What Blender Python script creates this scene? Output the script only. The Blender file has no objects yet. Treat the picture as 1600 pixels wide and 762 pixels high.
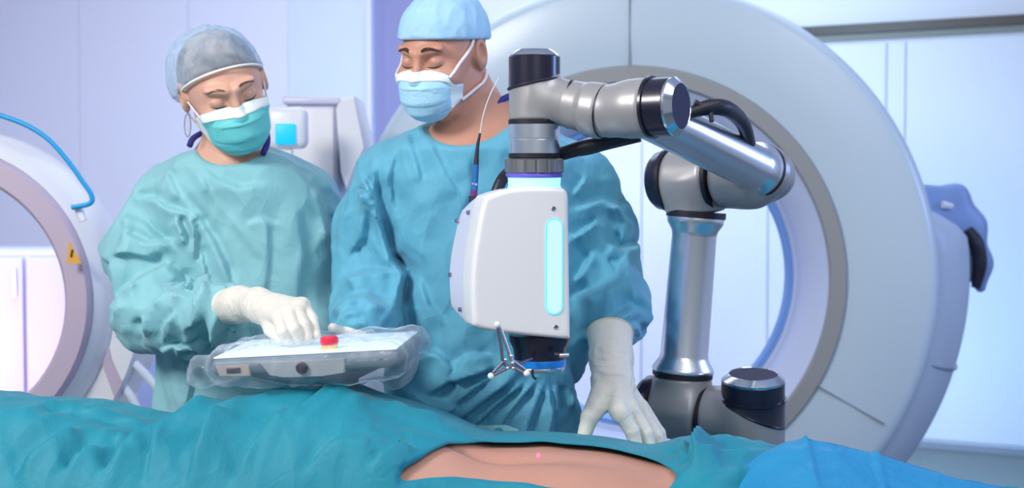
import bpy, bmesh, math, random
import numpy as np
from mathutils import Vector, Matrix
rnd = random.Random(7)
R = math.radians
scene = bpy.context.scene

# ---------------------------------------------------------------- camera
CAM_Z, PITCH, F = 1.33, R(2.2), 2000.0
cam_d = bpy.data.cameras.new('camera'); cam = bpy.data.objects.new('camera', cam_d)
scene.collection.objects.link(cam); scene.camera = cam
cam.location = (0, 0, CAM_Z); cam.rotation_euler = (R(90) - PITCH, 0, 0)
cam_d.sensor_width = 36; cam_d.lens = 36 * F / 1600
cam_d.clip_end = 60
cam_d.dof.use_dof = True; cam_d.dof.focus_distance = 2.02; cam_d.dof.aperture_fstop = 5.0

# ---------------------------------------------------------------- light
world = bpy.data.worlds.new('world'); scene.world = world; world.use_nodes = True
bg = world.node_tree.nodes['Background']; bg.inputs[0].default_value = (.70, .83, 1.0, 1); bg.inputs[1].default_value = .30
def area(name, loc, aim, size, power, col, sy=None, spread=None):
    l = bpy.data.lights.new(name, 'AREA'); l.energy = power; l.color = col; l.size = size
    if sy: l.shape = 'RECTANGLE'; l.size_y = sy
    if spread: l.spread = R(spread)
    o = bpy.data.objects.new(name, l); scene.collection.objects.link(o); o.location = loc
    o.rotation_euler = (Vector(aim) - Vector(loc)).to_track_quat('-Z', 'Y').to_euler()
    return o
area('key_light', (-1.9, .55, 2.7), (0, 2.35, 1.1), .7, 56, (1, .98, .95))
area('front_fill_light', (.5, -.7, 2.5), (.2, 2.2, 1.0), 1.4, 16, (.95, .97, 1))  # added soft fill from behind the camera, brightens the fronts; not a ceiling fixture
area('ceiling_light_mid', (1.0, 1.3, 2.85), (.6, 2.3, .9), 1.2, 18, (.92, .96, 1))
area('ceiling_light_rear', (.3, 5.2, 2.9), (.3, 5.4, 0), 2.6, 40, (.70, .80, 1.0))
area('ceiling_light_left', (-2.3, 5.4, 2.9), (-2.6, 7.5, 1.2), 2.2, 118, (.80, .88, 1.0))
area('blue_wash', (1.9, 5.6, .5), (2.4, 7, 1.0), .9, 7, (.25, .62, 1.0))
area('blue_side', (3.2, 2.6, 1.9), (.9, 2.3, 1.0), .8, 26, (.30, .45, 1.0))
area('pink_wash', (-2.6, 4.6, .5), (-2.6, 8.5, .9), .8, 26, (1.0, .60, .62))
area('violet_wash', (-.1, 5.6, 1.6), (-1.4, 8.2, 1.7), .7, 7, (.55, .45, 1.0))
area('bore_glow', (.6, 5.3, 2.2), (.6, 7.4, .8), 1.2, 19, (.55, .85, 1.0))

vs = scene.view_settings
scene.display_settings.display_device = 'sRGB'
vs.view_transform = 'Standard'; vs.look = 'None'; vs.gamma = 1; vs.use_curve_mapping = False
vs.exposure = 0.18

# ---------------------------------------------------------------- maths helpers
def P(px, py, Y):
    dx, dz = (px - 800) / F, (381 - py) / F
    y = math.cos(PITCH) + dz * math.sin(PITCH); z = -math.sin(PITCH) + dz * math.cos(PITCH)
    return np.array([dx * Y / y, Y, CAM_Z + z * Y / y])
def proj(p):
    d = p - np.array([0, 0, CAM_Z]); c, s = math.cos(PITCH), math.sin(PITCH)
    z = d[..., 1] * c - d[..., 2] * s; u = d[..., 1] * s + d[..., 2] * c
    return 800 + F * d[..., 0] / z, 381 - F * u / z
def rotm(yaw=0, pitch=0, roll=0):
    return np.array((Matrix.Rotation(R(roll), 3, 'Y') @ Matrix.Rotation(R(yaw), 3, 'Z') @ Matrix.Rotation(R(pitch), 3, 'X')))
_rs = np.random.RandomState(3)
_perm = np.concatenate([_rs.permutation(256)] * 2)
_grad = _rs.normal(size=(256, 3)).astype(np.float32); _grad /= np.linalg.norm(_grad, axis=1)[:, None]
def noise(p):
    p = np.asarray(p, dtype=np.float32)
    i = np.floor(p).astype(np.int32); f = p - i; i &= 255
    w = f * f * f * (f * (f * 6 - 15) + 10)
    out = np.zeros(p.shape[:-1], np.float32)
    for dx in (0, 1):
        wx = w[..., 0] if dx else 1 - w[..., 0]
        a = _perm[(i[..., 0] + dx) & 255]
        for dy in (0, 1):
            wy = w[..., 1] if dy else 1 - w[..., 1]
            b = _perm[a + ((i[..., 1] + dy) & 255)]
            for dz in (0, 1):
                wz = w[..., 2] if dz else 1 - w[..., 2]
                g = _grad[_perm[b + ((i[..., 2] + dz) & 255)]]
                out += wx * wy * wz * (g[..., 0] * (f[..., 0] - dx) + g[..., 1] * (f[..., 1] - dy) + g[..., 2] * (f[..., 2] - dz))
    return out * 1.6
def crease(p, d, low, high, seed, warp=.35):
    """sharp cloth creases that run along direction d (low frequency along it, high across)"""
    d = np.asarray(d, float); d = d / np.linalg.norm(d)
    w = noise(p * 5.0 + seed) * warp
    t = (p @ d)[..., None] * d
    q = (p - t) * high + t * low + seed * 3.7 + w[..., None] * 1.6
    n = noise(q)
    return np.clip(1.03 - np.sqrt(n * n + .0012) * 2.6, -.15, 1)
def fold_lines(lines, Y):
    """hand-placed cloth folds: [(pixel polyline, height, width)] -> segment table on the plane at depth Y"""
    out = []
    for pts, amp, w in lines:
        q = np.array([P(a, b, Y)[[0, 2]] for a, b in pts]); out.append((q, amp * 1.5 / 1000, w / 1000))
    return out
def apply_folds(x, z, table):
    d = np.zeros(np.shape(x), np.float32)
    for q, amp, w in table:
        sel = np.where((x > q[:, 0].min() - 2.5 * w) & (x < q[:, 0].max() + 2.5 * w) & (z > q[:, 1].min() - 2.5 * w) & (z < q[:, 1].max() + 2.5 * w))[0]
        if not len(sel): continue
        px, pz = x[sel], z[sel]; best = np.full(len(sel), 9.); sg = np.zeros(len(sel)); tp = np.zeros(len(sel)); n = len(q) - 1
        for i in range(n):
            a, b = q[i], q[i + 1]; e = b - a; L = np.hypot(*e); e = e / L
            t = (px - a[0]) * e[0] + (pz - a[1]) * e[1]; s_ = -(px - a[0]) * e[1] + (pz - a[1]) * e[0]; tc = np.clip(t, 0, L)
            dd = np.hypot(s_, t - tc); m = dd < best
            best[m] = dd[m]; sg[m] = s_[m]; tp[m] = ((i + tc / L) / n)[m]
        end = np.clip(np.minimum(tp, 1 - tp) * 5 + .12, 0, 1)
        d[sel] += amp * np.tanh(sg / (.14 * w)) * np.exp(-best / w * 1.2) * end
    return d
def smin(a, b, k):
    h = np.maximum(k - np.abs(a - b), 0) / k
    return np.minimum(a, b) - h * h * k * .25
def smax(a, b, k): return -smin(-a, -b, k)
def cone(p, a, b, ra, rb):
    a = np.asarray(a, np.float32); b = np.asarray(b, np.float32); ab = b - a
    t = np.clip(((p - a) @ ab) / max(1e-9, float(ab @ ab)), 0, 1)
    return np.linalg.norm(p - a - t[..., None] * ab, axis=-1) - (ra + (rb - ra) * t)
def chain(p, pts, rs, k=.02):
    d = None
    for i in range(len(pts) - 1):
        e = cone(p, pts[i], pts[i + 1], rs[i], rs[i + 1]); d = e if d is None else smin(d, e, k)
    return d
def ell(p, c, r):
    q = p - np.asarray(c, np.float32); r = np.asarray(r, np.float32)
    k0 = np.linalg.norm(q / r, axis=-1); k1 = np.linalg.norm(q / (r * r), axis=-1)
    return k0 * (k0 - 1) / np.maximum(k1, 1e-6)
def cyl_sdf(p, a, b, r, rd=.006):
    a = np.asarray(a, float); b = np.asarray(b, float); L = np.linalg.norm(b - a); d = (b - a) / L
    t = (p - (a + b) / 2) @ d; rad = np.linalg.norm(p - (a + b) / 2 - t[..., None] * d, axis=-1)
    qx = rad - r + rd; qy = np.abs(t) - L / 2 + rd
    return np.minimum(np.maximum(qx, qy), 0) + np.hypot(np.maximum(qx, 0), np.maximum(qy, 0)) - rd
def box_sdf(p, c, h, rd):
    q = np.abs(p - np.asarray(c)) - (np.asarray(h) - rd)
    return np.linalg.norm(np.maximum(q, 0), axis=-1) + np.minimum(q.max(-1), 0) - rd
def loft(p, rows, ex=2.3):
    rows = sorted(rows); zz = [r[0] for r in rows]; z = p[..., 2]
    g = [np.interp(z, zz, [r[i] for r in rows]) for i in (1, 2, 3, 4)]
    q = (np.abs((p[..., 0] - g[0]) / g[2]) ** ex + np.abs((p[..., 1] - g[1]) / g[3]) ** ex) ** (1 / ex)
    d = (q - 1) * np.minimum(g[2], g[3])
    return smax(smax(d, z - zz[-1], .03), zz[0] - z, .02)

def axis_grid(lo, hi, step, fine=None, fstep=None):
    if fine is None: return np.arange(lo, hi + step, step)
    a = np.arange(lo, fine[0], step); b = np.arange(fine[0], fine[1], fstep); c = np.arange(fine[1], hi + step, step)
    return np.concatenate([a, b, c])
def sdf_mesh(fn, xs, ys, zs, margin=1.6, B=8):
    """sparse surface nets: fn(points) -> signed distance; returns verts, quads"""
    def pad(a):
        n = (-(len(a)) % B); return np.concatenate([a, a[-1] + (a[-1] - a[-2]) * np.arange(1, n + 1)]) if n else a
    xs, ys, zs = pad(xs), pad(ys), pad(zs)
    nb = [len(a) // B for a in (xs, ys, zs)]
    c = [a.reshape(-1, B).mean(1) for a in (xs, ys, zs)]
    h = [(a.reshape(-1, B)[:, -1] - a.reshape(-1, B)[:, 0]) / 2 * (B / (B - 1)) for a in (xs, ys, zs)]
    G = np.stack(np.meshgrid(*c, indexing='ij'), -1); rad = np.sqrt(h[0][:, None, None]**2 + h[1][None, :, None]**2 + h[2][None, None, :]**2)
    D = fn(G.reshape(-1, 3).astype(np.float32)).reshape(G.shape[:-1])
    act = np.argwhere(np.abs(D) < rad * margin + .012)
    Fv = np.where(D < 0, -1., 1.).astype(np.float32)
    Fv = np.repeat(np.repeat(np.repeat(Fv, B, 0), B, 1), B, 2)
    for s in range(0, len(act), 600):
        A = act[s:s + 600]; o = np.arange(B)
        ix = A[:, 0, None] * B + o; iy = A[:, 1, None] * B + o; iz = A[:, 2, None] * B + o
        shp = (len(A), B, B, B)
        pt = np.stack([np.broadcast_to(xs[ix][:, :, None, None], shp), np.broadcast_to(ys[iy][:, None, :, None], shp), np.broadcast_to(zs[iz][:, None, None, :], shp)], -1)
        v = fn(pt.reshape(-1, 3).astype(np.float32)).reshape(shp)
        Fv[ix[:, :, None, None], iy[:, None, :, None], iz[:, None, None, :]] = v
    n = Fv.shape; cn = (n[0] - 1, n[1] - 1, n[2] - 1); S = Fv < 0
    ids, pos, quads = [], [], []
    ax = [xs, ys, zs]
    def flat(i, j, k): return (i * cn[1] + j) * cn[2] + k
    for a in range(3):
        sl0 = [slice(None)] * 3; sl1 = [slice(None)] * 3; sl0[a] = slice(0, -1); sl1[a] = slice(1, None)
        cr = np.argwhere(S[tuple(sl0)] != S[tuple(sl1)])
        nx = cr.copy(); nx[:, a] += 1
        fa = Fv[tuple(cr.T)]; fb = Fv[tuple(nx.T)]; t = fa / (fa - fb)
        p = np.stack([ax[i][cr[:, i]] for i in range(3)], 1); p[:, a] += t * (ax[a][nx[:, a]] - ax[a][cr[:, a]])
        b, c_ = [(1, 2), (2, 0), (0, 1)][a]
        ok = (cr[:, b] > 0) & (cr[:, c_] > 0) & (cr[:, b] < n[b] - 1) & (cr[:, c_] < n[c_] - 1)
        cr = cr[ok]; p = p[ok]; ins = S[tuple(cr.T)]
        q = []
        for db, dc in ((0, 0), (1, 0), (1, 1), (0, 1)):
            cc = cr.copy(); cc[:, b] -= db; cc[:, c_] -= dc
            f = flat(cc[:, 0], cc[:, 1], cc[:, 2]); q.append(f); ids.append(f); pos.append(p)
        q = np.stack(q, 1); q[~ins] = q[~ins][:, ::-1]; quads.append(q)
    ids = np.concatenate(ids); pos = np.concatenate(pos); quads = np.concatenate(quads)
    u, inv = np.unique(ids, return_inverse=True); inv = inv.ravel(); cnt = np.bincount(inv)
    V = np.stack([np.bincount(inv, pos[:, i]) / cnt for i in range(3)], 1)
    return V, np.searchsorted(u, quads)

# ---------------------------------------------------------------- object helpers
def tag(o, label=None, cat=None, group=None, kind=None):
    if label: o['label'] = label
    if cat: o['category'] = cat
    if group: o['group'] = group
    if kind: o['kind'] = kind
    return o
def link(name, me, mat, parent=None, smooth=True, sharp=None):
    o = bpy.data.objects.new(name, me); scene.collection.objects.link(o)
    if mat is not None and not me.materials: me.materials.append(mat)
    if smooth:
        me.shade_smooth()
        if sharp: me.set_sharp_from_angle(angle=R(sharp))
    if parent is not None:
        o.parent = parent; bpy.context.view_layer.update(); o.matrix_parent_inverse = parent.matrix_world.inverted()
    return o
def raw(name, V, Fc, mat, parent=None, smooth=True, sharp=None):
    me = bpy.data.meshes.new(name); V = np.asarray(V, np.float32); 
    if isinstance(Fc, np.ndarray):
        k = Fc.shape[1]
        me.vertices.add(len(V)); me.vertices.foreach_set('co', V.ravel())
        me.loops.add(Fc.size); me.loops.foreach_set('vertex_index', Fc.ravel().astype(np.int32))
        me.polygons.add(len(Fc)); me.polygons.foreach_set('loop_start', np.arange(len(Fc), dtype=np.int32) * k)
        me.update(calc_edges=True)
    else: me.from_pydata([tuple(map(float, v)) for v in V], [], Fc); me.update()
    return link(name, me, mat, parent, smooth, sharp)
def sdf_obj(name, fn, lo, hi, step, mat, parent=None, xf=None, grid=None, margin=1.6):
    g = grid or [axis_grid(lo[i], hi[i], step) for i in range(3)]
    V, Q = sdf_mesh(fn, *g, margin=margin)
    if xf is not None: V = V @ xf[0].T + xf[1]
    return raw(name, V, Q, mat, parent)
def empty(name, loc, label, cat, group=None):
    o = bpy.data.objects.new(name, None); scene.collection.objects.link(o); o.location = tuple(float(v) for v in loc)
    o.empty_display_size = .05
    bpy.context.view_layer.update()
    return tag(o, label, cat, group)
def frame(d, up=(0, 0, 1)):
    d = np.asarray(d, float); d = d / np.linalg.norm(d); up = np.asarray(up, float)
    if abs(d @ up) > .98: up = np.array([0., 1., 0.])
    u = np.cross(up, d); u /= np.linalg.norm(u); v = np.cross(d, u); return u, v, d
def lathe(name, p0, d, prof, mat, parent=None, n=64, sharp=30, caps=True):
    """prof: list of (distance along axis, radius)"""
    u, v, d = frame(d); p0 = np.asarray(p0, float); V = []; Fc = []
    for t, r in prof:
        for k in range(n):
            a = 2 * math.pi * k / n; V.append(p0 + d * t + (u * math.cos(a) + v * math.sin(a)) * r)
    for i in range(len(prof) - 1):
        for k in range(n):
            k2 = (k + 1) % n; Fc.append((i * n + k, i * n + k2, (i + 1) * n + k2, (i + 1) * n + k))
    if caps: Fc.append(tuple(range(n))[::-1]); Fc.append(tuple((len(prof) - 1) * n + k for k in range(n)))
    return raw(name, V, Fc, mat, parent, True, sharp)
def cpath(pts, m=8):
    pts = [np.asarray(p, float) for p in pts]; pts = [2 * pts[0] - pts[1]] + pts + [2 * pts[-1] - pts[-2]]; out = []
    for i in range(1, len(pts) - 2):
        a, b, c, d = pts[i - 1:i + 3]
        for k in range(m):
            t = k / m; out.append(.5 * (2 * b + (c - a) * t + (2 * a - 5 * b + 4 * c - d) * t * t + (3 * b - a - 3 * c + d) * t ** 3))
    out.append(pts[-2]); return out
def tube(name, pts, r, mat, parent=None, n=10, m=8, smooth_path=True):
    pts = cpath(pts, m) if smooth_path else [np.asarray(p, float) for p in pts]
    N = len(pts); rs = np.interp(np.linspace(0, 1, N), np.linspace(0, 1, len(r)), r) if hasattr(r, '__len__') else [r] * N
    V = []; Fc = []; up = None
    for i, p in enumerate(pts):
        d = pts[min(i + 1, N - 1)] - pts[max(i - 1, 0)]
        d = d / np.linalg.norm(d)
        if up is None: u, v, d = frame(d)
        else:
            u = up - d * (up @ d); u /= np.linalg.norm(u); v = np.cross(d, u)
        up = u
        for k in range(n):
            a = 2 * math.pi * k / n; V.append(p + (u * math.cos(a) + v * math.sin(a)) * rs[i])
    for i in range(N - 1):
        for k in range(n):
            k2 = (k + 1) % n; Fc.append((i * n + k, i * n + k2, (i + 1) * n + k2, (i + 1) * n + k))
    Fc.append(tuple(range(n))[::-1]); Fc.append(tuple((N - 1) * n + k for k in range(n)))
    return raw(name, V, Fc, mat, parent, True, 50)
def box(name, lo, hi, mat, parent=None, bevel=0, xf=None):
    bm = bmesh.new(); bmesh.ops.create_cube(bm, size=1)
    lo = np.asarray(lo, float); hi = np.asarray(hi, float)
    for v in bm.verts: v.co = Vector((lo + hi) / 2 + np.array(v.co) * (hi - lo))
    if bevel: bmesh.ops.bevel(bm, geom=bm.edges[:], offset=bevel, segments=3, affect='EDGES', profile=.5)
    if xf is not None:
        for v in bm.verts: v.co = Vector(xf[0] @ np.array(v.co) + xf[1])
    me = bpy.data.meshes.new(name); bm.to_mesh(me); bm.free()
    return link(name, me, mat, parent, bool(bevel), 40)
def sphere(name, c, r, mat, parent=None, n=16):
    bm = bmesh.new(); bmesh.ops.create_uvsphere(bm, u_segments=n * 2, v_segments=n, radius=1)
    r = np.ones(3) * r
    for v in bm.verts: v.co = Vector(np.array(v.co) * r + c)
    me = bpy.data.meshes.new(name); bm.to_mesh(me); bm.free(); return link(name, me, mat, parent)
def prism(name, outline, o, ax, ay, az, depth, mat, parent=None, sharp=30, inset=0):
    """outline [(a,b)] in plane ax, ay extruded along az"""
    n = len(outline); o, ax, ay, az = [np.asarray(q, float) for q in (o, ax, ay, az)]; V = []
    c = np.mean(outline, axis=0)
    rows = [(0, 1)] + ([(inset, 1)] if inset else []) + [(depth, 1)]
    for k, (t, s) in enumerate(rows):
        for a, b in outline:
            if inset and k == 0:
                dd = np.array([a, b]) - c; L = np.linalg.norm(dd); a, b = c + dd * (1 - inset / L)
            V.append(o + ax * a + ay * b + az * t)
    Fc = [tuple(range(n))[::-1], tuple(range((len(rows) - 1) * n, len(rows) * n))]
    for r in range(len(rows) - 1):
        for k in range(n):
            k2 = (k + 1) % n; Fc.append((r * n + k, r * n + k2, (r + 1) * n + k2, (r + 1) * n + k))
    ob = raw(name, V, Fc, mat, parent, True, sharp)
    bm = bmesh.new(); bm.from_mesh(ob.data); bmesh.ops.recalc_face_normals(bm, faces=bm.faces); bm.to_mesh(ob.data); bm.free()
    return ob

# ---------------------------------------------------------------- materials
def mat(name, col, rough=.5, metal=0, bump=None, var=None, emit=None, sss=0, coat=0, sheen=0, spec=None, aniso=0):
    m = bpy.data.materials.new(name); m.use_nodes = True; nt = m.node_tree; b = nt.nodes['Principled BSDF']
    b.inputs['Base Color'].default_value = (*col, 1); b.inputs['Roughness'].default_value = rough; b.inputs['Metallic'].default_value = metal
    if spec is not None: b.inputs['Specular IOR Level'].default_value = spec
    if sss:
        b.inputs['Subsurface Weight'].default_value = sss; b.inputs['Subsurface Radius'].default_value = (1, .35, .2); b.inputs['Subsurface Scale'].default_value = .012
    if coat: b.inputs['Coat Weight'].default_value = coat; b.inputs['Coat Roughness'].default_value = .15
    if sheen: b.inputs['Sheen Weight'].default_value = sheen
    if aniso: b.inputs['Anisotropic'].default_value = aniso
    if emit: b.inputs['Emission Color'].default_value = (*emit[0], 1); b.inputs['Emission Strength'].default_value = emit[1]
    tc = nt.nodes.new('ShaderNodeTexCoord')
    if var:   # (scale, colour2, contrast)
        n = nt.nodes.new('ShaderNodeTexNoise'); n.inputs['Scale'].default_value = var[0]; n.inputs['Detail'].default_value = 5; n.inputs['Distortion'].default_value = .6
        r = nt.nodes.new('ShaderNodeValToRGB'); r.color_ramp.elements[0].position = .5 - var[2]; r.color_ramp.elements[1].position = .5 + var[2]
        r.color_ramp.elements[0].color = (*col, 1); r.color_ramp.elements[1].color = (*var[1], 1)
        nt.links.new(tc.outputs['Object'], n.inputs['Vector']); nt.links.new(n.outputs['Fac'], r.inputs[0]); nt.links.new(r.outputs[0], b.inputs['Base Color'])
    if bump:  # list of (scale, distance, ridged, distortion)
        prev = None
        for sc, dist, ridged, dis in bump:
            if ridged == 'fold':
                n = nt.nodes.new('ShaderNodeTexNoise'); n.inputs['Scale'].default_value = sc * .7; n.inputs['Detail'].default_value = 1
                mp = nt.nodes.new('ShaderNodeMapping'); mp.inputs['Rotation'].default_value = (.4, dis, .3); mp.inputs['Scale'].default_value = (1.5, 1, .55)
                va = nt.nodes.new('ShaderNodeVectorMath'); va.operation = 'MULTIPLY_ADD'; va.inputs[1].default_value = (.12, .12, .12)
                nt.links.new(tc.outputs['Object'], n.inputs['Vector']); nt.links.new(tc.outputs['Object'], mp.inputs['Vector'])
                nt.links.new(n.outputs['Color'], va.inputs[0]); nt.links.new(mp.outputs[0], va.inputs[2])
                n = nt.nodes.new('ShaderNodeTexVoronoi'); n.inputs['Scale'].default_value = sc; nt.links.new(va.outputs[0], n.inputs['Vector']); out = n.outputs['Distance']
            else:
                n = nt.nodes.new('ShaderNodeTexNoise'); n.inputs['Scale'].default_value = sc; n.inputs['Detail'].default_value = 3 if ridged else 2; n.inputs['Distortion'].default_value = dis
                nt.links.new(tc.outputs['Object'], n.inputs['Vector']); out = n.outputs['Fac']
            if ridged is True:
                a = nt.nodes.new('ShaderNodeMath'); a.operation = 'SUBTRACT'; a.inputs[1].default_value = .5; nt.links.new(out, a.inputs[0])
                c = nt.nodes.new('ShaderNodeMath'); c.operation = 'ABSOLUTE'; nt.links.new(a.outputs[0], c.inputs[0])
                e = nt.nodes.new('ShaderNodeMath'); e.operation = 'POWER'; e.inputs[1].default_value = .85; nt.links.new(c.outputs[0], e.inputs[0]); out = e.outputs[0]
            bp = nt.nodes.new('ShaderNodeBump'); bp.inputs['Distance'].default_value = dist; bp.inputs['Strength'].default_value = 1
            nt.links.new(out, bp.inputs['Height'])
            if prev: nt.links.new(prev.outputs[0], bp.inputs['Normal'])
            prev = bp
        nt.links.new(prev.outputs[0], b.inputs['Normal'])
    return m
def film(name, col, alpha, rough=.15, bump=None, trans_col=(1, 1, 1)):
    m = mat(name, col, rough, bump=bump, spec=.8); nt = m.node_tree; b = nt.nodes['Principled BSDF']; out = nt.nodes['Material Output']
    t = nt.nodes.new('ShaderNodeBsdfTransparent'); t.inputs[0].default_value = (*trans_col, 1); mx = nt.nodes.new('ShaderNodeMixShader')
    lw = nt.nodes.new('ShaderNodeLayerWeight'); lw.inputs[0].default_value = .45
    mr = nt.nodes.new('ShaderNodeMapRange'); mr.inputs['To Min'].default_value = alpha; mr.inputs['To Max'].default_value = min(1, alpha + .45)
    nt.links.new(lw.outputs['Facing'], mr.inputs['Value']); nt.links.new(mr.outputs[0], mx.inputs[0])
    nt.links.new(t.outputs[0], mx.inputs[1]); nt.links.new(b.outputs[0], mx.inputs[2]); nt.links.new(mx.outputs[0], out.inputs[0])
    return m
gown_bump = [(7, .012, 'fold', .8), (15, .005, 'fold', -.7), (34, .0012, True, .8), (900, .0003, False, 0)]
M = dict(
 wall=mat('wall_paint', (.70, .74, .86), .55, bump=[(60, .0004, False, 0)]),
 lilac=mat('lilac_laminate', (.38, .42, .66), .5),
 wall_violet=mat('violet_panel', (.24, .26, .48), .5),
 wall_blue=mat('blue_panel', (.62, .72, .92), .45),
 floor=mat('floor_vinyl', (.15, .19, .20), .6, var=(3, (.17, .21, .22), .2)),
 ceiling=mat('ceiling_paint', (.8, .8, .82), .8),
 rail=mat('dark_rail', (.015, .014, .02), .35), rail2=mat('rail_grey', (.20, .23, .22), .5),
 gantry=mat('gantry_plastic', (.60, .71, .79), .34, coat=.2), gantry_side=mat('gantry_side_plastic', (.56, .64, .75), .4),
 ringgrey=mat('grey_ring', (.34, .34, .33), .45), bore=mat('bore_plastic', (.70, .75, .93), .4), blueclear=mat('blue_ring', (.22, .42, .85), .3),
 seam=mat('seam', (.25, .28, .36), .6), handle_blue=mat('handle_blue', (.27, .40, .70), .4), dark=mat('dark_plastic', (.02, .018, .035), .4),
 white=mat('white_plastic', (.86, .85, .88), .35, coat=.15), mauve=mat('mauve_plastic', (.58, .47, .58), .5), cyan=mat('cyan_cable', (.0, .36, .75), .4),
 yellow=mat('warning_orange', (.85, .42, .06), .5), screen=mat('screen_cyan', (.0, .35, .6), .4, emit=((.0, .55, .9), .6)),
 gown_w=mat('teal_gown', (.23, .52, .57), .68, bump=gown_bump, var=(3, (.27, .55, .60), .3), sheen=.15),
 gown_m=mat('blue_teal_gown', (.10, .40, .56), .68, bump=gown_bump, var=(3, (.13, .44, .60), .3), sheen=.15),
 drape=mat('teal_drape', (.0, .225, .32), .62, bump=[(4, .016, 'fold', -1.2), (11, .006, 'fold', .6), (30, .002, True, .6), (900, .0003, False, 0)], var=(6, (.005, .27, .37), .3), sheen=.1),
 drape_blue=mat('blue_drape', (.012, .22, .50), .5, bump=[(6, .014, 'fold', .8), (34, .003, True, .6)], var=(7, (.02, .30, .56), .3)),
 cap_w=film('bouffant_mesh', (.50, .70, .92), .18, .7, bump=[(16, .006, True, .8), (900, .0004, False, 0)]),
 cap_m=mat('surgical_cap', (.34, .60, .83), .75, bump=[(40, .002, True, .6)], var=(30, (.42, .67, .88), .25)),
 mask_w=mat('teal_mask', (.16, .66, .68), .6, bump=[(30, .003, True, .6)]), mask_m=mat('pale_blue_mask', (.42, .72, .90), .6, bump=[(28, .0035, True, .6)]),
 maskwhite=mat('mask_binding', (.88, .93, .92), .6), strap=mat('mask_strap', (.85, .80, .84), .6),
 skin_w=mat('skin_light', (.74, .43, .32), .48, sss=.12, var=(14, (.68, .36, .26), .3), bump=[(160, .0003, False, 0)]),
 skin_m=mat('skin_tan', (.62, .31, .215), .48, sss=.12, var=(14, (.55, .25, .17), .3), bump=[(160, .0003, False, 0)]),
 skin_p=mat('skin_back', (.60, .31, .235), .45, sss=.08, var=(6, (.55, .27, .20), .3), bump=[(120, .0004, False, 0)]),
 brow=mat('eyebrow_hair', (.10, .055, .04), .7), brow_l=mat('eyebrow_soft', (.34, .19, .14), .7), lash=mat('eyelash', (.03, .018, .018), .6), lid=mat('eyelid_skin', (.60, .33, .28), .45), lid_m=mat('eyelid_skin_tan', (.50, .25, .19), .45),
 hair=mat('brown_hair', (.11, .075, .06), .6, bump=[(60, .004, True, 1.5)], var=(22, (.42, .33, .28), .12)),
 scrub=mat('navy_scrub', (.03, .03, .22), .8),
 glove=mat('latex_glove', (.80, .75, .66), .42, bump=[(38, .0022, True, .8)], sss=.05), glovehem=mat('glove_hem', (.82, .72, .42), .5),
 armgrey=mat('robot_grey', (.40, .385, .39), .36, .35), armblack=mat('robot_black', (.012, .010, .028), .28, coat=.25),
 alu=mat('brushed_aluminium', (.86, .88, .92), .28, 1, bump=[(700, .00004, False, 0)], aniso=.4), alu_dark=mat('knurled_metal', (.30, .30, .31), .35, .8),
 discface=mat('cap_disc', (.03, .03, .07), .6, spec=.2), capbev=mat('bright_bevel', (.80, .82, .88), .16, 1),
 rubber=mat('seal_rubber', (.010, .010, .020), .5), cable=mat('black_cable', (.012, .012, .022), .45, bump=[(300, .0006, False, 0)]),
 glow=mat('status_glow', (.3, .7, 1), .3, emit=((.22, .62, 1.0), 1.5)), purple=mat('purple_ring', (.16, .12, .65), .3),
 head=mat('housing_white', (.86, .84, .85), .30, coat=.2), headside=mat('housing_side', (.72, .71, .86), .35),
 led=mat('light_window', (.5, .72, .85), .2, emit=((.55, .84, 1.0), .42)), ledrim=mat('light_window_rim', (.1, .6, .9), .3, emit=((.1, .62, .95), .8)),
 lensblue=mat('lens_blue', (.0, .22, .72), .3, coat=.5), glass=mat('lens_glass', (.01, .01, .03), .05, coat=1),
 steel=mat('steel', (.7, .7, .74), .25, 1), marker=mat('marker_ball', (.88, .88, .92), .4), screw=mat('screw', (.25, .24, .32), .35, .9),
 probeblue=mat('connector_blue', (.02, .14, .42), .35), probered=mat('connector_plum', (.22, .02, .16), .4), fibre=mat('clear_fibre', (.75, .82, .92), .3),
 tabgrey=mat('tablet_housing', (.15, .20, .25), .45), tablight=mat('tablet_panel', (.34, .37, .40), .45), tabtan=mat('tablet_port', (.42, .36, .33), .5), tabtop=mat('tablet_screen', (.70, .82, .93), .3, emit=((.7, .85, 1), .25)),
 red=mat('button_red', (.80, .03, .08), .4), btnyellow=mat('button_yellow', (.95, .62, .10), .4),
 plastic=film('clear_sheet', (.80, .88, 1.0), .03, .10, bump=[(16, .012, 'fold', .8), (50, .003, True, .8)]),
 table=mat('table_metal', (.45, .47, .5), .35, .8), pad=mat('table_pad', (.02, .02, .03), .6), shoe=mat('clog', (.2, .3, .5), .5), trouser=mat('trouser', (.10, .35, .45), .8),
)

# ---------------------------------------------------------------- the room
def wallY(px, H=0):   # depth of the angled back wall plane at a given image column
    return 1 / (.1515 + 3.15e-5 * (px - 1530))
WA = np.array([(0 - 800) / F * wallY(0), wallY(0)]); WB = np.array([(1600 - 800) / F * wallY(1600), wallY(1600)])
wd = (WB - WA) / np.linalg.norm(WB - WA); wn = np.array([wd[1], -wd[0]])      # wall direction and normal (towards camera)
def wp(s, z, off=0.): return np.array([WA[0] + wd[0] * s + wn[0] * off, WA[1] + wd[1] * s + wn[1] * off, z])
def wall_s(px):       # distance along the wall for an image column
    k = (px - 800) / F; return float((k * WA[1] - WA[0]) / (wd[0] - k * wd[1]))
def wbox(name, s0, s1, z0, z1, o0, o1, m, parent=None, bevel=0):
    xf = (np.array([[wd[0], wn[0], 0], [wd[1], wn[1], 0], [0, 0, 1]]), np.array([WA[0], WA[1], 0]))
    return box(name, (s0, o0, z0), (s1, o1, z1), m, parent, bevel, xf)
def wz(px, py): 
    Y = wallY(px); return float(P(px, py, Y)[2])
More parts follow.
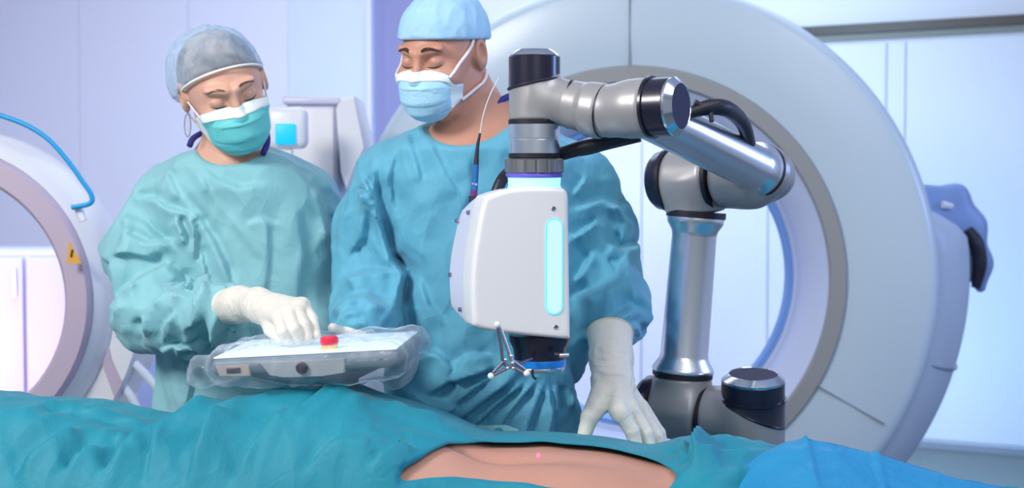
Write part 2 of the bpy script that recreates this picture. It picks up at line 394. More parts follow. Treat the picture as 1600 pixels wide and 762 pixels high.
fl = box('floor', (-6, -1.5, -.1), (6, 11, 0), M['floor']); tag(fl, kind='structure')
ce = box('ceiling', (-6, -1.5, 3.0), (6, 11, 3.1), M['ceiling']); tag(ce, kind='structure')
wl = box('wall_left', (-4.6, -1.5, 0), (-4.5, 11, 3.0), M['wall']); tag(wl, kind='structure')
wr = box('wall_right', (4.5, -1.5, 0), (4.6, 8, 3.0), M['wall']); tag(wr, kind='structure')
wb = wbox('wall_back', -1.2, 9.5, 0, 3.0, -.1, 0, M['wall']); tag(wb, kind='structure')
zr = wz(1275, 50)
r_ = wbox('trim_1', wall_s(1180), wall_s(1760), zr - .022, zr + .026, 0, .05, M['rail']); tag(r_, kind='structure')
rr = wbox('trim_2', wall_s(1180), wall_s(1760), zr - .055, zr - .023, 0, .03, M['rail2']); tag(rr, kind='structure')
bs = wbox('baseboard_back', -1.2, 9.4, 0, .03, 0, .02, M['seam']); tag(bs, kind='structure')
# wall cladding panels with real joints
edges = [-60, 130, 300, 455]
for a, b in zip(edges[:-1], edges[1:]):
    wbox('wall_panel', wall_s(a) + .003, wall_s(b) - .003, .05, 2.95, 0, .02, M['wall'], wb)
wbox('wall_panel', wall_s(455) + .006, wall_s(588), .05, 2.95, 0, .03, M['wall_blue'], wb)
for a, b in ((700, 1003), (1006, 1200), (1203, 1382), (1390, 1412), (1415, 1700)):
    wbox('wall_panel', wall_s(a), wall_s(b), .05, zr - .08, 0, .018, M['wall'], wb)
dr = tag(wbox('door_1', wall_s(590), wall_s(690), .02, 2.7, 0, .03, M['wall_violet']), kind='structure')
wbox('door_panel', wall_s(606), wall_s(684), .1, 2.62, .03, .045, M['wall_violet'], dr)
wbox('door_frame', wall_s(583), wall_s(590), 0, 2.75, 0, .07, M['wall'], dr)
# cabinet seen through the bore
# ---------------------------------------------------------------- scanner gantry
gy = R(11.2); gn = np.array([-math.sin(gy), -math.cos(gy), 0]); GC = np.array([.385, 4.2, 1.055])
ga = empty('scanner_gantry', (GC[0], GC[1] + .3, 0), 'large white ring-shaped scanner gantry standing behind the robot arm and the surgeon', 'scanner')
def ring(name, prof, m, parent=ga, n=160, sharp=40, closed=True, c=GC):
    """prof: (depth behind the front face, radius) closed loop"""
    u, v, d = frame(-gn); V = []; Fc = []
    for t, r in prof:
        for k in range(n):
            a = 2 * math.pi * k / n; V.append(c + d * t + (u * math.cos(a) + v * math.sin(a)) * r)
    L = len(prof)
    for i in range(L if closed else L - 1):
        j = (i + 1) % L
        for k in range(n):
            k2 = (k + 1) % n; Fc.append((i * n + k, j * n + k, j * n + k2, i * n + k2))
    return raw(name, V, Fc, m, parent, True, sharp)
def arcprof(c, r, a0, a1, n=6): return [(c[0] + r * math.cos(R(a0 + (a1 - a0) * k / n)), c[1] + r * math.sin(R(a0 + (a1 - a0) * k / n))) for k in range(n + 1)]
ring('front_cover', [(.0, .695), (-.012, .80), (-.006, .90)] + arcprof((.035, .938), .04, 180, 90) + [(.10, .978), (.10, .695)], M['gantry'])
sc_ = ring('side_cover', [(.105, .96), (.105, 1.0), (.14, 1.045), (.24, 1.10), (.42, 1.13)] + [(.50, 1.09), (.50, .80), (.11, .80)], M['gantry_side'])
_v = np.zeros(len(sc_.data.vertices) * 3, np.float32); sc_.data.vertices.foreach_get('co', _v); _v = _v.reshape(-1, 3) + np.array([0, 0, 0])
_off = np.array(sc_.matrix_world.translation) * 0; _gu = np.array([math.cos(gy), -math.sin(gy), 0]); _q = _v - GC; _a = _q @ _gu; _b = _q[:, 2]; _r = np.hypot(_a, _b); _an = np.degrees(np.arctan2(_b, _a))
_w = np.clip(np.minimum(_an - 6, 174 - _an) / 12, 0, 1); _w = _w * _w * (3 - 2 * _w); _nr = np.where(_r > .93, _r + (np.minimum(_r, .935) - _r) * _w, _r); _k = (_nr / _r)[:, None]
_v = GC + _gu * (_a[:, None] * _k) + np.array([0, 0, 1.]) * (_b[:, None] * _k) - gn * (-(_q @ gn))[:, None]
sc_.data.vertices.foreach_set('co', _v.astype(np.float32).ravel()); sc_.data.update()
ring('grey_ring_trim', [(-.006, .638), (-.018, .645), (-.018, .690), (-.004, .697), (.03, .697), (.03, .638)], M['ringgrey'])
ring('bore_flare', [(.0, .640), (.05, .60), (.12, .565), (.22, .545), (.22, .60), (.02, .66)], M['bore'])
ring('bore_liner', [(.22, .548), (.24, .530), (.46, .530), (.46, .60), (.22, .60)], M['bore'])
ring('blue_light_ring', [(.235, .532), (.225, .515), (.245, .503), (.275, .503), (.285, .532)], M['blueclear'])
ring('gap_seal', [(.098, .93), (.098, .982), (.106, .982), (.106, .93)], M['seam'])
gu = np.array([math.cos(gy), -math.sin(gy), 0])
def radial(name, ang, r0, r1, w=.004, t=-.0135):
    e = gu * math.cos(ang) + np.array([0, 0, 1.]) * math.sin(ang); s = -gu * math.sin(ang) + np.array([0, 0, 1.]) * math.cos(ang)
    V = []
    for r in (r0, r1):
        for sg in (-1, 1):
            for dd in (t, t + .03): V.append(GC - gn * dd + e * r + s * sg * w / 2)
    raw(name, V, [(0, 1, 3, 2), (4, 6, 7, 5), (0, 4, 5, 1), (2, 3, 7, 6), (0, 2, 6, 4), (1, 5, 7, 3)], M['seam'], ga, False)
for a in (90, -29, 209, 150, 30): 
    if a != 30 and a != 150: radial('cover_seam', R(a), .70, .93)
for a in (-16,): 
    e = gu * math.cos(R(a)) + np.array([0, 0, 1.]) * math.sin(R(a))
    tube('side_seam', [GC - gn * t + e * r for t, r in ((.11, 1.0), (.14, 1.048), (.24, 1.103), (.42, 1.133))], .003, M['seam'], ga, 6, 3)
# control pod with hand grip on the side
podc = P(1492, 380, 4.42)
def pod(p):
    q = (p - podc)
    a = chain(q, [np.array([-.10, 0, .17]), np.array([.0, 0, .16]), np.array([.055, 0, .06]), np.array([.085, 0, -.07]), np.array([.09, 0, -.15])], [.03, .035, .042, .036, .02], .05)
    b = chain(q, [np.array([-.12, 0, .13]), np.array([-.02, 0, .05]), np.array([.01, 0, -.08])], [.05, .06, .05], .08)
    return smax(smin(a, b, .05), np.abs(q[..., 1]) - .05, .03)
sdf_obj('control_pod', pod, podc - np.array([.25, .12, .28]), podc + np.array([.2, .12, .28]), .008, M['handle_blue'], ga)
tube('hand_grip', [podc + np.array(v) for v in ((.025, -.055, .05), (.055, -.06, .0), (.066, -.06, -.07), (.055, -.055, -.15))], [.017, .024, .024, .016], M['dark'], ga, 14)
tube('control_key', [podc + np.array(v) for v in ((-.065, -.058, .135), (-.03, -.058, .128))], [.014, .010], M['white'], ga, 10)
box('gantry_base', (-.35, 4.35, 0), (1.2, 4.95, .22), M['gantry_side'], ga, .03)

# ---------------------------------------------------------------- ring imager on the left
c0 = P(-105, 470, 3.1)
im = empty('ring_imager', (c0[0], 3.3, 0), 'blurred white and mauve ring imager at the left edge behind the nurse', 'scanner')
gn_save = gn; gn = np.array([.06, -1., 0]) / math.hypot(.06, 1)
ring('mauve_ring', [(-.01, .318), (-.02, .326), (-.02, .372), (-.005, .382), (.08, .382), (.08, .318)], M['mauve'], im, 96, c=c0)
ring('outer_cover', [(.0, .383), (.02, .400), (.05, .420), (.20, .425), (.20, .383)], M['white'], im, 96, c=c0)
ring('inner_liner', [(.0, .318), (.05, .31), (.25, .31), (.25, .34), (.02, .34)], M['white'], im, 96, c=c0)
gn = gn_save
side = [(150, 372), (178, 385), (196, 440), (214, 490), (222, 528), (200, 590), (166, 652), (90, 660), (60, 640), (110, 600), (138, 520), (145, 440)]
o2 = P(150, 500, 3.18)
prism('side_housing', [tuple((P(a, b, 3.18) - o2)[[0, 2]]) for a, b in side], o2, (1, 0, 0), (0, 0, 1), (0, 1, 0), .20, M['white'], im, 40, .01)
prism('mauve_stripe', [tuple((P(a, b, 3.17) - o2)[[0, 2]]) for a, b in ((150, 400), (162, 400), (158, 500), (172, 560), (190, 600), (178, 622), (155, 560), (142, 500))], o2 - np.array([0, .005, 0]), (1, 0, 0), (0, 0, 1), (0, 1, 0), .01, M['mauve'], im)
ow = P(114, 395, 3.06)
prism('warning_triangle', [(-.015, -.025), (.02, -.025), (-.010, .028)], ow, (1, 0, 0), (0, 0, 1), (0, 1, 0), .004, M['yellow'], im)
tube('warning_mark', [ow + np.array([-.001, -.002, .008]), ow + np.array([-.004, -.002, -.010])], .0022, M['dark'], im, 6, 1)
tube('cyan_tube', [P(*a, 3.0) for a in ((-40, 168), (0, 180), (40, 195), (75, 217), (105, 250), (128, 282), (143, 305), (140, 318), (112, 324))], .0058, M['cyan'], im, 12)
tube('tube_clip', [P(*a, 3.02) for a in ((116, 318), (122, 326), (130, 345))], .010, M['white'], im, 8, 3)
tube('lower_clip', [P(*a, 3.1) for a in ((185, 528), (195, 518), (215, 519))], .008, M['cyan'], im, 8, 4)
tube('hose', [P(*a, 3.2) for a in ((205, 562), (225, 582), (245, 606), (262, 640), (268, 700))], .011, M['fibre'], im, 12)
tube('hose', [P(*a, 3.2) for a in ((185, 598), (200, 612), (214, 636), (220, 670), (222, 720))], .011, M['fibre'], im, 12)
box('imager_base', (c0[0] - .4, 3.15, 0), (c0[0] + .45, 3.5, .62), M['white'], im, .03)
cb_ = empty('storage_cabinet', P(40, 900, 5.6) * np.array([1, 1, 0]), 'pale storage cabinet seen through the ring imager at the left edge', 'cabinet')
a_ = P(-140, 392, 5.6); b_ = P(215, 392, 5.6)
box('body', (a_[0], 5.62, 0), (b_[0], 6.1, a_[2]), M['lilac'], cb_, .01)
for k in range(4):
    xa = a_[0] + (b_[0] - a_[0]) * k / 4; xb = a_[0] + (b_[0] - a_[0]) * (k + 1) / 4
    dd = box('door', (xa + .008, 5.6, .06), (xb - .008, 5.62, a_[2] - .03), M['lilac'], cb_, .004)
    box('handle', (xb - .045, 5.585, a_[2] - .20), (xb - .035, 5.6, a_[2] - .08), M['steel'], dd)
# ---------------------------------------------------------------- equipment between the two people
eq = empty('equipment_cabinet', P(490, 900, 3.8) * np.array([1, 1, 0]), 'white equipment cabinet on a wheeled stand behind the nurse shoulder', 'cabinet')
cy = 3.65
def pbox(name, x0, y0, x1, y1, Y, dep, m, parent, bevel=.01):
    a = P(x0, y1, Y); b = P(x1, y0, Y); return box(name, (a[0], Y, a[2]), (b[0], Y + dep, b[2]), m, parent, bevel)
o3 = P(525, 150, cy)
prism('side_wing', [tuple((P(a, b, cy) - o3)[[0, 2]]) for a, b in ((524, 168), (532, 152), (553, 149), (572, 232), (556, 262), (541, 297), (532, 270))], o3, (1, 0, 0), (0, 0, 1), (0, 1, 0), .25, M['white'], eq, 40, .008)
pbox('body', 447, 158, 526, 330, cy + .05, .35, M['bore'], eq, .02)
pbox('lid', 440, 150, 530, 163, cy + .03, .4, M['headside'], eq, .01)
pbox('front_cover', 452, 168, 521, 300, cy + .04, .02, M['white'], eq, .005)
box('stand', (o3[0] - .25, cy + .1, 0), (o3[0] + .05, cy + .3, .95), M['headside'], eq, .02)
mo = empty('monitor', P(445, 225, 3.45), 'small white monitor with cyan screen behind the nurse shoulder', 'monitor')
pbox('casing', 414, 166, 478, 232, 3.42, .06, M['white'], mo, .02)
pbox('display', 430, 193, 461, 226, 3.41, .015, M['screen'], mo, .004)
pbox('neck', 436, 232, 456, 262, 3.44, .03, M['white'], mo, .005)
pbox('foot', 425, 258, 470, 264, 3.42, .1, M['white'], mo, .004)
sh = box('instrument_trolley', (P(400, 264, 3.4)[0], 3.38, 0), (P(478, 264, 3.4)[0], 3.6, P(400, 264, 3.42)[2] - .002), M['white'], None, .02)
tag(sh, 'plain white trolley carrying the small monitor, hidden behind the nurse', 'trolley')

# ---------------------------------------------------------------- patient and operating table
ridge_px = [-200, 0, 140, 255, 310, 420, 500, 560, 620, 680, 720, 760, 860, 950, 1000, 1040, 1056, 1080, 1110, 1160, 1225, 1300, 1400, 1500, 1700, 1900]
ridge_py = [625, 632, 645, 664, 647, 626, 617, 622, 636, 653, 672, 692, 692, 700, 709, 718, 700, 699, 716, 728, 740, 758, 780, 800, 830, 860]
YC = 2.03
_rx = np.array([P(a, b, YC)[0] for a, b in zip(ridge_px, ridge_py)]); _rz = np.array([P(a, b, YC)[2] for a, b in zip(ridge_px, ridge_py)])
xx = np.linspace(-1.5, 1.5, 601); zz_ = np.interp(xx, _rx, _rz); ker = np.exp(-np.linspace(-2, 2, 21) ** 2); ker /= ker.sum()
zz_ = np.convolve(np.pad(zz_, 10, 'edge'), ker, 'valid')
TAB = .76
def ridge(x): return np.interp(x, xx, zz_)
def Hb(x, y, clear=0.):
    """height of the covered body"""
    h = ridge(x) - TAB + .0
    w = np.interp(x, [-1.4, -.6, -.35, 0, .2, .4, 1.2], [.20, .21, .225, .22, .21, .195, .19])
    t = np.clip(np.abs(y - YC) / w, 0, 1.0)
    z = TAB + h * (1 - t ** 2.6) ** .5
    g = np.exp(-((y - (YC - .085)) / .016) ** 2) * np.interp(x, [-.25, -.15, .0, .08, .2], [0, 1, 1, .45, .15]) * .011
    mus = np.exp(-((y - (YC - .125)) / .03) ** 2) * np.interp(x, [-.2, -.1, .1, .2], [0, 1, .8, 0]) * .006
    return z - g + mus - clear
pt = empty('person', P(840, 700, 2.03) * np.array([1, 1, 0]) + np.array([0, 0, .8]), 'patient lying under the drapes with bare lower back showing', 'person')
def patient(p):
    x, y, z = p[..., 0], p[..., 1], p[..., 2]
    w = np.interp(x, [-1.4, -.6, -.35, 0, .2, .4, 1.2], [.20, .21, .225, .22, .21, .195, .19])
    d = (z - Hb(x, y) + .020 * np.clip(np.maximum(-.20 - x, x - .26) / .03, 0, 1)) * np.interp(np.abs(y - YC) / w, [0, .6, .95], [.9, .7, .35]); d = np.maximum(d, TAB + .01 - z); d = np.maximum(d, (np.abs(y - YC) - w) )
    d = smax(d, x - .42, .05); d = smax(d, -.48 - x, .05)
    legs = np.minimum(cone(p, (-.45, YC - .09, .84), (-1.3, YC - .12, .815), .08, .05), cone(p, (-.45, YC + .09, .84), (-1.3, YC + .12, .815), .08, .05))
    hd = ell(p, (.70, YC - .02, .765), (.11, .075, .078)); nk = cone(p, (.35, YC, .80), (.62, YC - .02, .78), .06, .05)
    return smin(smin(d, legs, .04), smin(hd, nk, .03), .04)
sdf_obj('body', patient, (-1.42, 1.66, .66), (.86, 2.4, 1.06), .006, M['skin_p'], pt)
ot = empty('operating_table', (0, YC, 0), 'operating table mostly hidden beneath the teal drapes', 'table')
box('table_pad', (-1.5, YC - .25, TAB - .07), (.52, YC + .20, TAB - .004), M['pad'], ot, .015)
box('table_frame', (-1.5, YC - .24, TAB - .11), (.52, YC + .19, TAB - .07), M['table'], ot, .004)
box('head_rest', (.54, YC - .12, TAB - .12), (.86, YC + .10, TAB - .075), M['pad'], ot, .01)
box('column', (-.25, YC - .15, .12), (.15, YC + .12, TAB - .11), M['table'], ot, .02)
box('foot', (-.6, YC - .22, 0), (.2, YC + .12, .12), M['table'], ot, .03)

def sheet(name, x0, x1, y0, y1, st, hf, keep, mt, label, cat='drape', thick=.0018):
    xs = np.arange(x0, x1, st); ys = np.arange(y0, y1, st); X, Y = np.meshgrid(xs, ys, indexing='ij')
    pts = hf(X, Y); nx, ny = X.shape
    I = np.arange(nx * ny).reshape(nx, ny)
    Q = np.stack([I[:-1, :-1], I[1:, :-1], I[1:, 1:], I[:-1, 1:]], -1).reshape(-1, 4)
    V = pts.reshape(-1, 3); c = V[Q].mean(1); k = keep(c); Q = Q[k]
    u, inv = np.unique(Q, return_inverse=True); V = V[u]; Q = inv.reshape(-1, 4)
    E = np.concatenate([Q[:, [i, (i + 1) % 4]] for i in range(4)]); Es = np.sort(E, 1); key = Es[:, 0].astype(np.int64) * len(V) + Es[:, 1]
    uk, ct = np.unique(key, return_counts=True); bk_ = uk[ct == 1]; ea, eb = (bk_ // len(V)).astype(int), (bk_ % len(V)).astype(int)
    deg = np.bincount(np.concatenate([ea, eb]), minlength=len(V)); bv = deg > 0
    for _ in range(14):
        sm = np.stack([np.bincount(ea, V[eb, i], len(V)) + np.bincount(eb, V[ea, i], len(V)) for i in range(3)], 1)
        V[bv] = V[bv] * .5 + .5 * sm[bv] / deg[bv][:, None]
    o = raw(name, V, Q, mt); tag(o, label, cat)
    md = o.modifiers.new('thickness', 'SOLIDIFY'); md.thickness = thick; md.offset = -1
    return o
def inpoly(px, py, poly):
    c = np.zeros(px.shape, bool); n = len(poly)
    for i in range(n):
        x1, y1 = poly[i]; x2, y2 = poly[(i + 1) % n]
        m = ((y1 > py) != (y2 > py)); t = (x2 - x1) * (py - y1) / (y2 - y1 + 1e-9) + x1
        c ^= m & (px < t)
    return c
def plan(px, py):
    Ys = np.linspace(YC, 1.62, 200); best = None
    for Yv in Ys:
        x = (px - 800) / F * Yv * 1.0; q = proj(np.array([x, Yv, float(Hb(x, max(Yv, YC - .2)))]))
        if q[1] >= py: best = (x, Yv); break
    return np.array(best if best else (x, 1.66))
DF = [(np.array([plan(a, b) for a, b in pts]), amp * 2.6 / 1000, w * .85 / 1000) for pts, amp, w in [
 ([(118, 680), (60, 720), (15, 762)], 10, 40), ([(178, 698), (128, 722), (95, 755)], 9, 34), ([(335, 640), (280, 668), (220, 700), (185, 722), (155, 760)], 14, 45), ([(332, 665), (305, 718), (288, 765)], 13, 34),
 ([(455, 648), (400, 700), (358, 760)], 10, 40), ([(640, 706), (600, 702), (520, 715), (472, 760)], 9, 34), ([(650, 712), (610, 722), (575, 748)], 8, 24), ([(640, 690), (560, 672)], 5, 24), ([(220, 692), (176, 690)], 12, 18), ([(60, 648), (120, 655), (250, 672)], 6, 24),
 ([(530, 620), (480, 640), (440, 680)], 5, 30), ([(690, 664), (650, 655), (600, 640)], 5, 20), ([(240, 700), (232, 730), (225, 765)], 8, 26), ([(1095, 705), (1080, 722), (1085, 745)], 12, 20), ([(1062, 705), (1070, 730)], 10, 16)]]
def drape_h(X, Y):
    t = np.clip((np.abs(Y - YC) - .27) / .16, 0, 1)
    base = Hb(X, np.clip(Y, YC - .225, YC + .225)) 
    base = np.maximum(base, TAB + .012)
    edge = np.interp(np.abs(Y - YC), [0, .20, .235, .27, .33, .6], [0, 0, .03, .14, .34, .9])
    z = base - edge + .004
    z = np.maximum(z, .30)
    p = np.stack([X, Y, X * 0 + .3], -1)
    px, _ = proj(np.stack([X, Y, z], -1))
    lf = np.clip((640 - px) / 90, 0, 1); rt = np.clip((px - 1050) / 60, 0, 1)
    near = np.clip((YC + .10 - Y) / .12, 0, 1)
    f = .013 * crease(p, (.93, .38, 0), 1.0, 5.5, 2.3, .4) + .006 * crease(p, (.8, .6, 0), 2.2, 12, 5.1, .4) + .004 * crease(p, (.4, .9, 0), 4, 20, 8.8)
    f2 = .030 * crease(p, (.3, .9, 0), 4, 9, 4.4, .7) + .008 * crease(p, (.8, -.4, 0), 6, 18, 9.4, .7)
    z = z + lf * np.maximum(f - .006, -.004) * (.5 + .5 * near) + rt * np.maximum(f2 - .004, -.003) + .012 * np.clip((1050 - px) / 50, 0, 1) * np.clip((px - 600) / 60, 0, 1) * (crease(p, (1, .1, 0), 2, 16, 7.7) ) * near * .0
    z = z + .004 + np.maximum(apply_folds(X.ravel(), Y.ravel(), DF).reshape(X.shape) + .003, -.006)
    return np.stack([X, Y, z], -1)
hole = [(612, 752), (640, 727), (668, 706), (698, 692.5), (760, 690.5), (860, 689.5), (950, 698), (1000, 709), (1046, 728), (1062, 745), (1030, 775), (900, 767), (880, 762), (760, 747), (690, 746)]
def keep_d(c):
    px, py = proj(c); j = noise(c * 30) * 3
    return ~(inpoly(px + j, py + j, hole) & (c[:, 1] < YC + .03) & (c[:, 1] > 1.6))
sheet('surgical_drape', -1.45, 1.2, YC - .48, YC + .258, .0055, drape_h, keep_d, M['drape'], 'large creased teal surgical drape over the patient with an opening at the back')
def fold_strip(name, pts_px, w, mt, label):
    pass
tp_ = [(737, 668), (745, 665), (790, 664), (810, 671), (802, 690), (735, 692)]
ot_ = P(770, 680, 2.12)
sd = bpy.data.objects['surgical_drape']
prism('adhesive_tab', [tuple((P(a, b, 2.12) - ot_)[[0, 2]]) for a, b in tp_], ot_, (1, 0, 0), (0, 0, 1), (0, 1, 0), .003, M['gown_w'], sd)
lathe('tab_spot', P(779, 675, 2.119), (0, -1, 0), [(0, .008), (.002, .008), (.0025, .006)], M['drape'], sd, 20)
# blue drape at the right
bp_x = [1060, 1100, 1130, 1160, 1190, 1225, 1258, 1300, 1375, 1440, 1500, 1560, 1640, 1800]; bp_y = [775, 762, 742, 726, 708, 691, 684, 692, 714, 733, 748, 762, 790, 830]
YB = 1.93
_bx = np.array([P(a, b, YB)[0] for a, b in zip(bp_x, bp_y)]); _bz = np.array([P(a, b, YB)[2] for a, b in zip(bp_x, bp_y)])
def bdr(X, Y):
    t = Y - YB; z = np.interp(X - .12 * np.minimum(t, 0), _bx, _bz)
    z = z - np.where(t > 0, t * 1.9, 0) + np.where(t < 0, t * .42, 0) - np.where(t < -.22, (-.22 - t) * 1.8, 0)
    p = np.stack([X, Y, X * 0 + 1.1], -1)
    for xe in (_bx[6], _bx[8] - .004): z = z + .006 * np.exp(-((X - .12 * np.minimum(t, 0) - xe) / .0045) ** 2)
    z = z + .006 * (crease(p, (.5, .85, 0), 3, 6, 1.9, .6) - .3) * np.clip(-t / .02 + .3, 0, 1) + .003 * crease(p, (.9, -.3, 0), 5, 16, 6.2, .8)
    return np.stack([X, Y + .02 * noise(p * 6), np.maximum(z, .55)], -1)
sheet('blue_drape', float(_bx[0]), .98, YB - .45, YB + .16, .006, bdr, lambda c: np.ones(len(c), bool), M['drape_blue'], 'bright blue drape with fold lines at the lower right corner')

# ---------------------------------------------------------------- robot arm
rb = empty('robot_arm', P(1165, 900, 2.335) * np.array([1, 1, 0]), 'grey and silver jointed robot arm reaching over the patient, holding a white camera head', 'robot')
AX = np.array([.85, -.53, 0]); AX /= np.linalg.norm(AX); ZU = np.array([0, 0, 1.])
def housing(name, fn, pts, r, mt=M['armgrey']):
    pts = np.array(pts); return sdf_obj(name, fn, pts.min(0) - r, pts.max(0) + r, .0028, mt, rb)
def capring(c, d, r, h1, prefix='joint', par=None):
    """black cap with bright bevel and dark disc, pointing along d"""
    o = lathe('joint_cap', c, d, [(-.002, r + .001), (0, r + .0035), (.004, r + .0035), (.0042, r), (h1, r), (h1 + .002, r - .0015)], M['armblack'], rb)
    lathe('cap_bevel', c + d * (h1 + .001), d, [(0, r - .0005), (.004, r), (.013, r * .80), (.014, r * .77), (.0125, r * .75)], M['capbev'], o)
    lathe('cap_disc', c + d * (h1 + .002), d, [(0, r * .76), (.0118, r * .76), (.0125, r * .74)], M['discface'], o)
    return o
# base
B1 = P(1176, 650, 2.335); tilt = np.array([-.02, -.14, 1.]); tilt /= np.linalg.norm(tilt)
BC = P(1066, 641, 2.40); rB = .0585
bdir = B1 - BC; bdir[2] = -.012; bdir /= np.linalg.norm(bdir)
def base_f(p):
    v = cyl_sdf(p, B1 - tilt * .092, B1 + tilt * .030, rB, .008); h = cyl_sdf(p, BC + bdir * .045, B1, rB * .93, .01)
    return smin(v, h, .02)
housing('base_joint', base_f, [B1 - tilt * .09, B1 + tilt * .03, BC], .07)
# slanted black cap on the base joint
capring(B1 + tilt * .032, tilt, rB - .001, .034)
def slant_shell(name, c, ax, r, hi, lo, amp, ph=0.):
    V = []; nS = 64; u, v, d = frame(ax); ex = np.array([1., 0, 0]) - ax * ax[0]; ex /= np.linalg.norm(ex); ey = np.cross(ax, ex)
    for k in range(nS):
        a = 2 * math.pi * k / nS; e = ex * math.cos(a) + ey * math.sin(a); lo_ = lo - amp * math.cos(a - ph)
        V += [c + ax * lo_ + e * (r - .004), c + ax * lo_ + e * (r + .0012), c + ax * (lo_ + .003) + e * (r + .003), c + ax * (lo_ + .007) + e * (r + .0012), c + ax * hi + e * (r + .0005)]
    return raw(name, V, [(5 * k + i, (5 * k + 5) % (5 * nS) + i, (5 * k + 5) % (5 * nS) + i + 1, 5 * k + i + 1) for k in range(nS) for i in range(4)], M['armblack'], rb, True, 50)
slant_shell('cap_shell', B1 + tilt * .032, tilt, rB, .004, -.028, .024)
lathe('joint_seal', BC + bdir * .043, bdir, [(0, rB * .9), (0, rB * .97), (.006, rB * .97), (.006, rB * .9)], M['rubber'], rb)
def shoulder_f(p):
    h = cyl_sdf(p, BC - bdir * .055, BC + bdir * .042, rB * .97, .014); v = cyl_sdf(p, BC, BC + ZU * .066, rB * .93, .006)
    return smin(h, v, .02)
housing('lower_joint', shoulder_f, [BC - bdir * .06, BC + bdir * .05, BC + ZU * .06], .07)
lathe('joint_cap', BC - bdir * .054, -bdir, [(0, rB * .98), (.004, rB * 1.0), (.02, rB * .95), (.03, rB * .8), (.034, rB * .5)], M['armblack'], rb)
ct = P(1088, 330, 2.40); cb = BC + ZU * .066; cd = ct - cb; CL = np.linalg.norm(cd); cd /= CL
lathe('joint_seal', cb - cd * .001, cd, [(0, rB * .93), (0, rB * .965), (.009, rB * .965), (.009, rB * .93)], M['rubber'], rb)
lathe('column_tube', cb + cd * .008, cd, [(t_, r_ * 1.082) for t_, r_ in [(0, .053), (.004, .0535), (.008, .0525), (.024, .043), (.032, .0415), (CL - .055, .0385), (CL - .045, .040), (CL - .030, .0485), (CL - .021, .0495), (CL - .019, .049)]], M['alu'], rb)
lathe('joint_seal', ct - cd * .012, cd, [(0, .050), (0, .0557), (.012, .0557), (.012, .050)], M['rubber'], rb)
# upper column joint with two lobes
UC = ct + ZU * .052; U0 = P(1082, 280, 2.40); rU = .058
L0 = P(1170, 276, 2.33)
adir = L0 - U0; adir /= np.linalg.norm(adir); 
def upper_f(p):
    h = cyl_sdf(p, U0 - adir * .045, U0 + adir * .048, rU, .012); v = cyl_sdf(p, ct - cd * .002, U0, .0547, .004)
    return smin(h, v, .02)
housing('upper_joint', upper_f, [U0 - adir * .05, U0 + adir * .05, ct], .07)
lathe('joint_cap', U0 - adir * .042, -adir, [(0, rU), (0, rU + .004), (.006, rU + .004), (.007, rU + .001), (.026, rU - .003), (.034, rU * .84), (.037, rU * .6), (.038, rU * .55)], M['armblack'], rb)
lathe('joint_seal', U0 + adir * .047, adir, [(0, rU * .9), (0, rU + .001), (.007, rU + .001), (.007, rU * .9)], M['rubber'], rb)
# tube between lobe and elbow
T1 = P(1190, 268, 2.315); E0 = P(1016, 168, 1.955); T0 = E0 - AX * .026; td = T0 - T1; TL = np.linalg.norm(td); td /= TL
def lobe_f(p):
    h = cyl_sdf(p, U0 + adir * .053, L0 + adir * .03, rU * .98, .020); v = cyl_sdf(p, T1 - td * .012, T1 + td * .008, .049, .004); s = cone(p, L0, T1 - td * .03, rU * .9, .048)
    return smin(smin(h, v, .02), s, .02)
housing('lobe_joint', lobe_f, [U0, L0 + adir * .04, T1], .07)
lathe('joint_seal', T1 + td * .006, td, [(0, .044), (0, .0503), (.006, .0503), (.006, .044)], M['rubber'], rb)
lathe('arm_tube', T1 + td * .011, td, [(0, .0488), (.012, .0493), (.014, .048), (.026, .042), (.034, .0405), (TL - .03, .0375), (TL - .025, .037)], M['alu'], rb)
# elbow
E0 = P(1016, 168, 1.955); ed = AX.copy(); ed = ed + ZU * .01; ed /= np.linalg.norm(ed); rE = .0435
W0 = P(835, 155, 2.06)
fd = W0 - P(1000, 172, 1.965); fd /= np.linalg.norm(fd)
F0 = P(946, 174, 2.0)
def elbow_f(p):
    h = cyl_sdf(p, F0, E0 - ed * .002, .0415, .005); s = cone(p, T0, E0 - ed * .008, .041, .041)
    return smin(h, s, .018)
housing('elbow_joint', elbow_f, [F0, E0, T0], .065)
capring(E0 + ed * .001, ed, rE + .001, .036)
lathe('joint_seal', F0 - fd * .001, fd, [(0, .037), (0, .0422), (.0045, .0422), (.0045, .037)], M['rubber'], rb)
fe = P(893, 163, 2.035)
def fore_f(p):
    return smin(cone(p, F0 + fd * .008, fe, .0405, .038), cyl_sdf(p, F0 + fd * .003, F0 + fd * .03, .0415, .003), .01)
housing('forearm_link', fore_f, [F0, fe], .06)
# wrist
rW = .0405; wz0 = P(835, 188, 2.05); wz1 = P(835, 128, 2.05); wd3 = np.array([.0, -.03, 1.]); wd3 /= np.linalg.norm(wd3)
def wrist_f(p):
    v = cyl_sdf(p, wz0, wz0 + wd3 * .075, rW, .003); h = cyl_sdf(p, wz0 + ZU * .037, P(893, 163, 2.035), .037, .004)
    return smin(v, h, .012)
housing('wrist_joint', wrist_f, [wz0, wz0 + wd3 * .08, P(893, 163, 2.035)], .06)
wdir = P(893, 163, 2.035) - wz0 - ZU * .03; wdir /= np.linalg.norm(wdir)
lathe('joint_seal', P(890, 163, 2.036), wdir, [(0, .034), (0, .0388), (.0045, .0388), (.0045, .034)], M['rubber'], rb)
wc = lathe('joint_cap', wz0 + wd3 * .060, wd3, [(0, rW - .002), (.0, rW + .0006), (.040, rW + .0006), (.0425, rW - .002)], M['armblack'], rb)
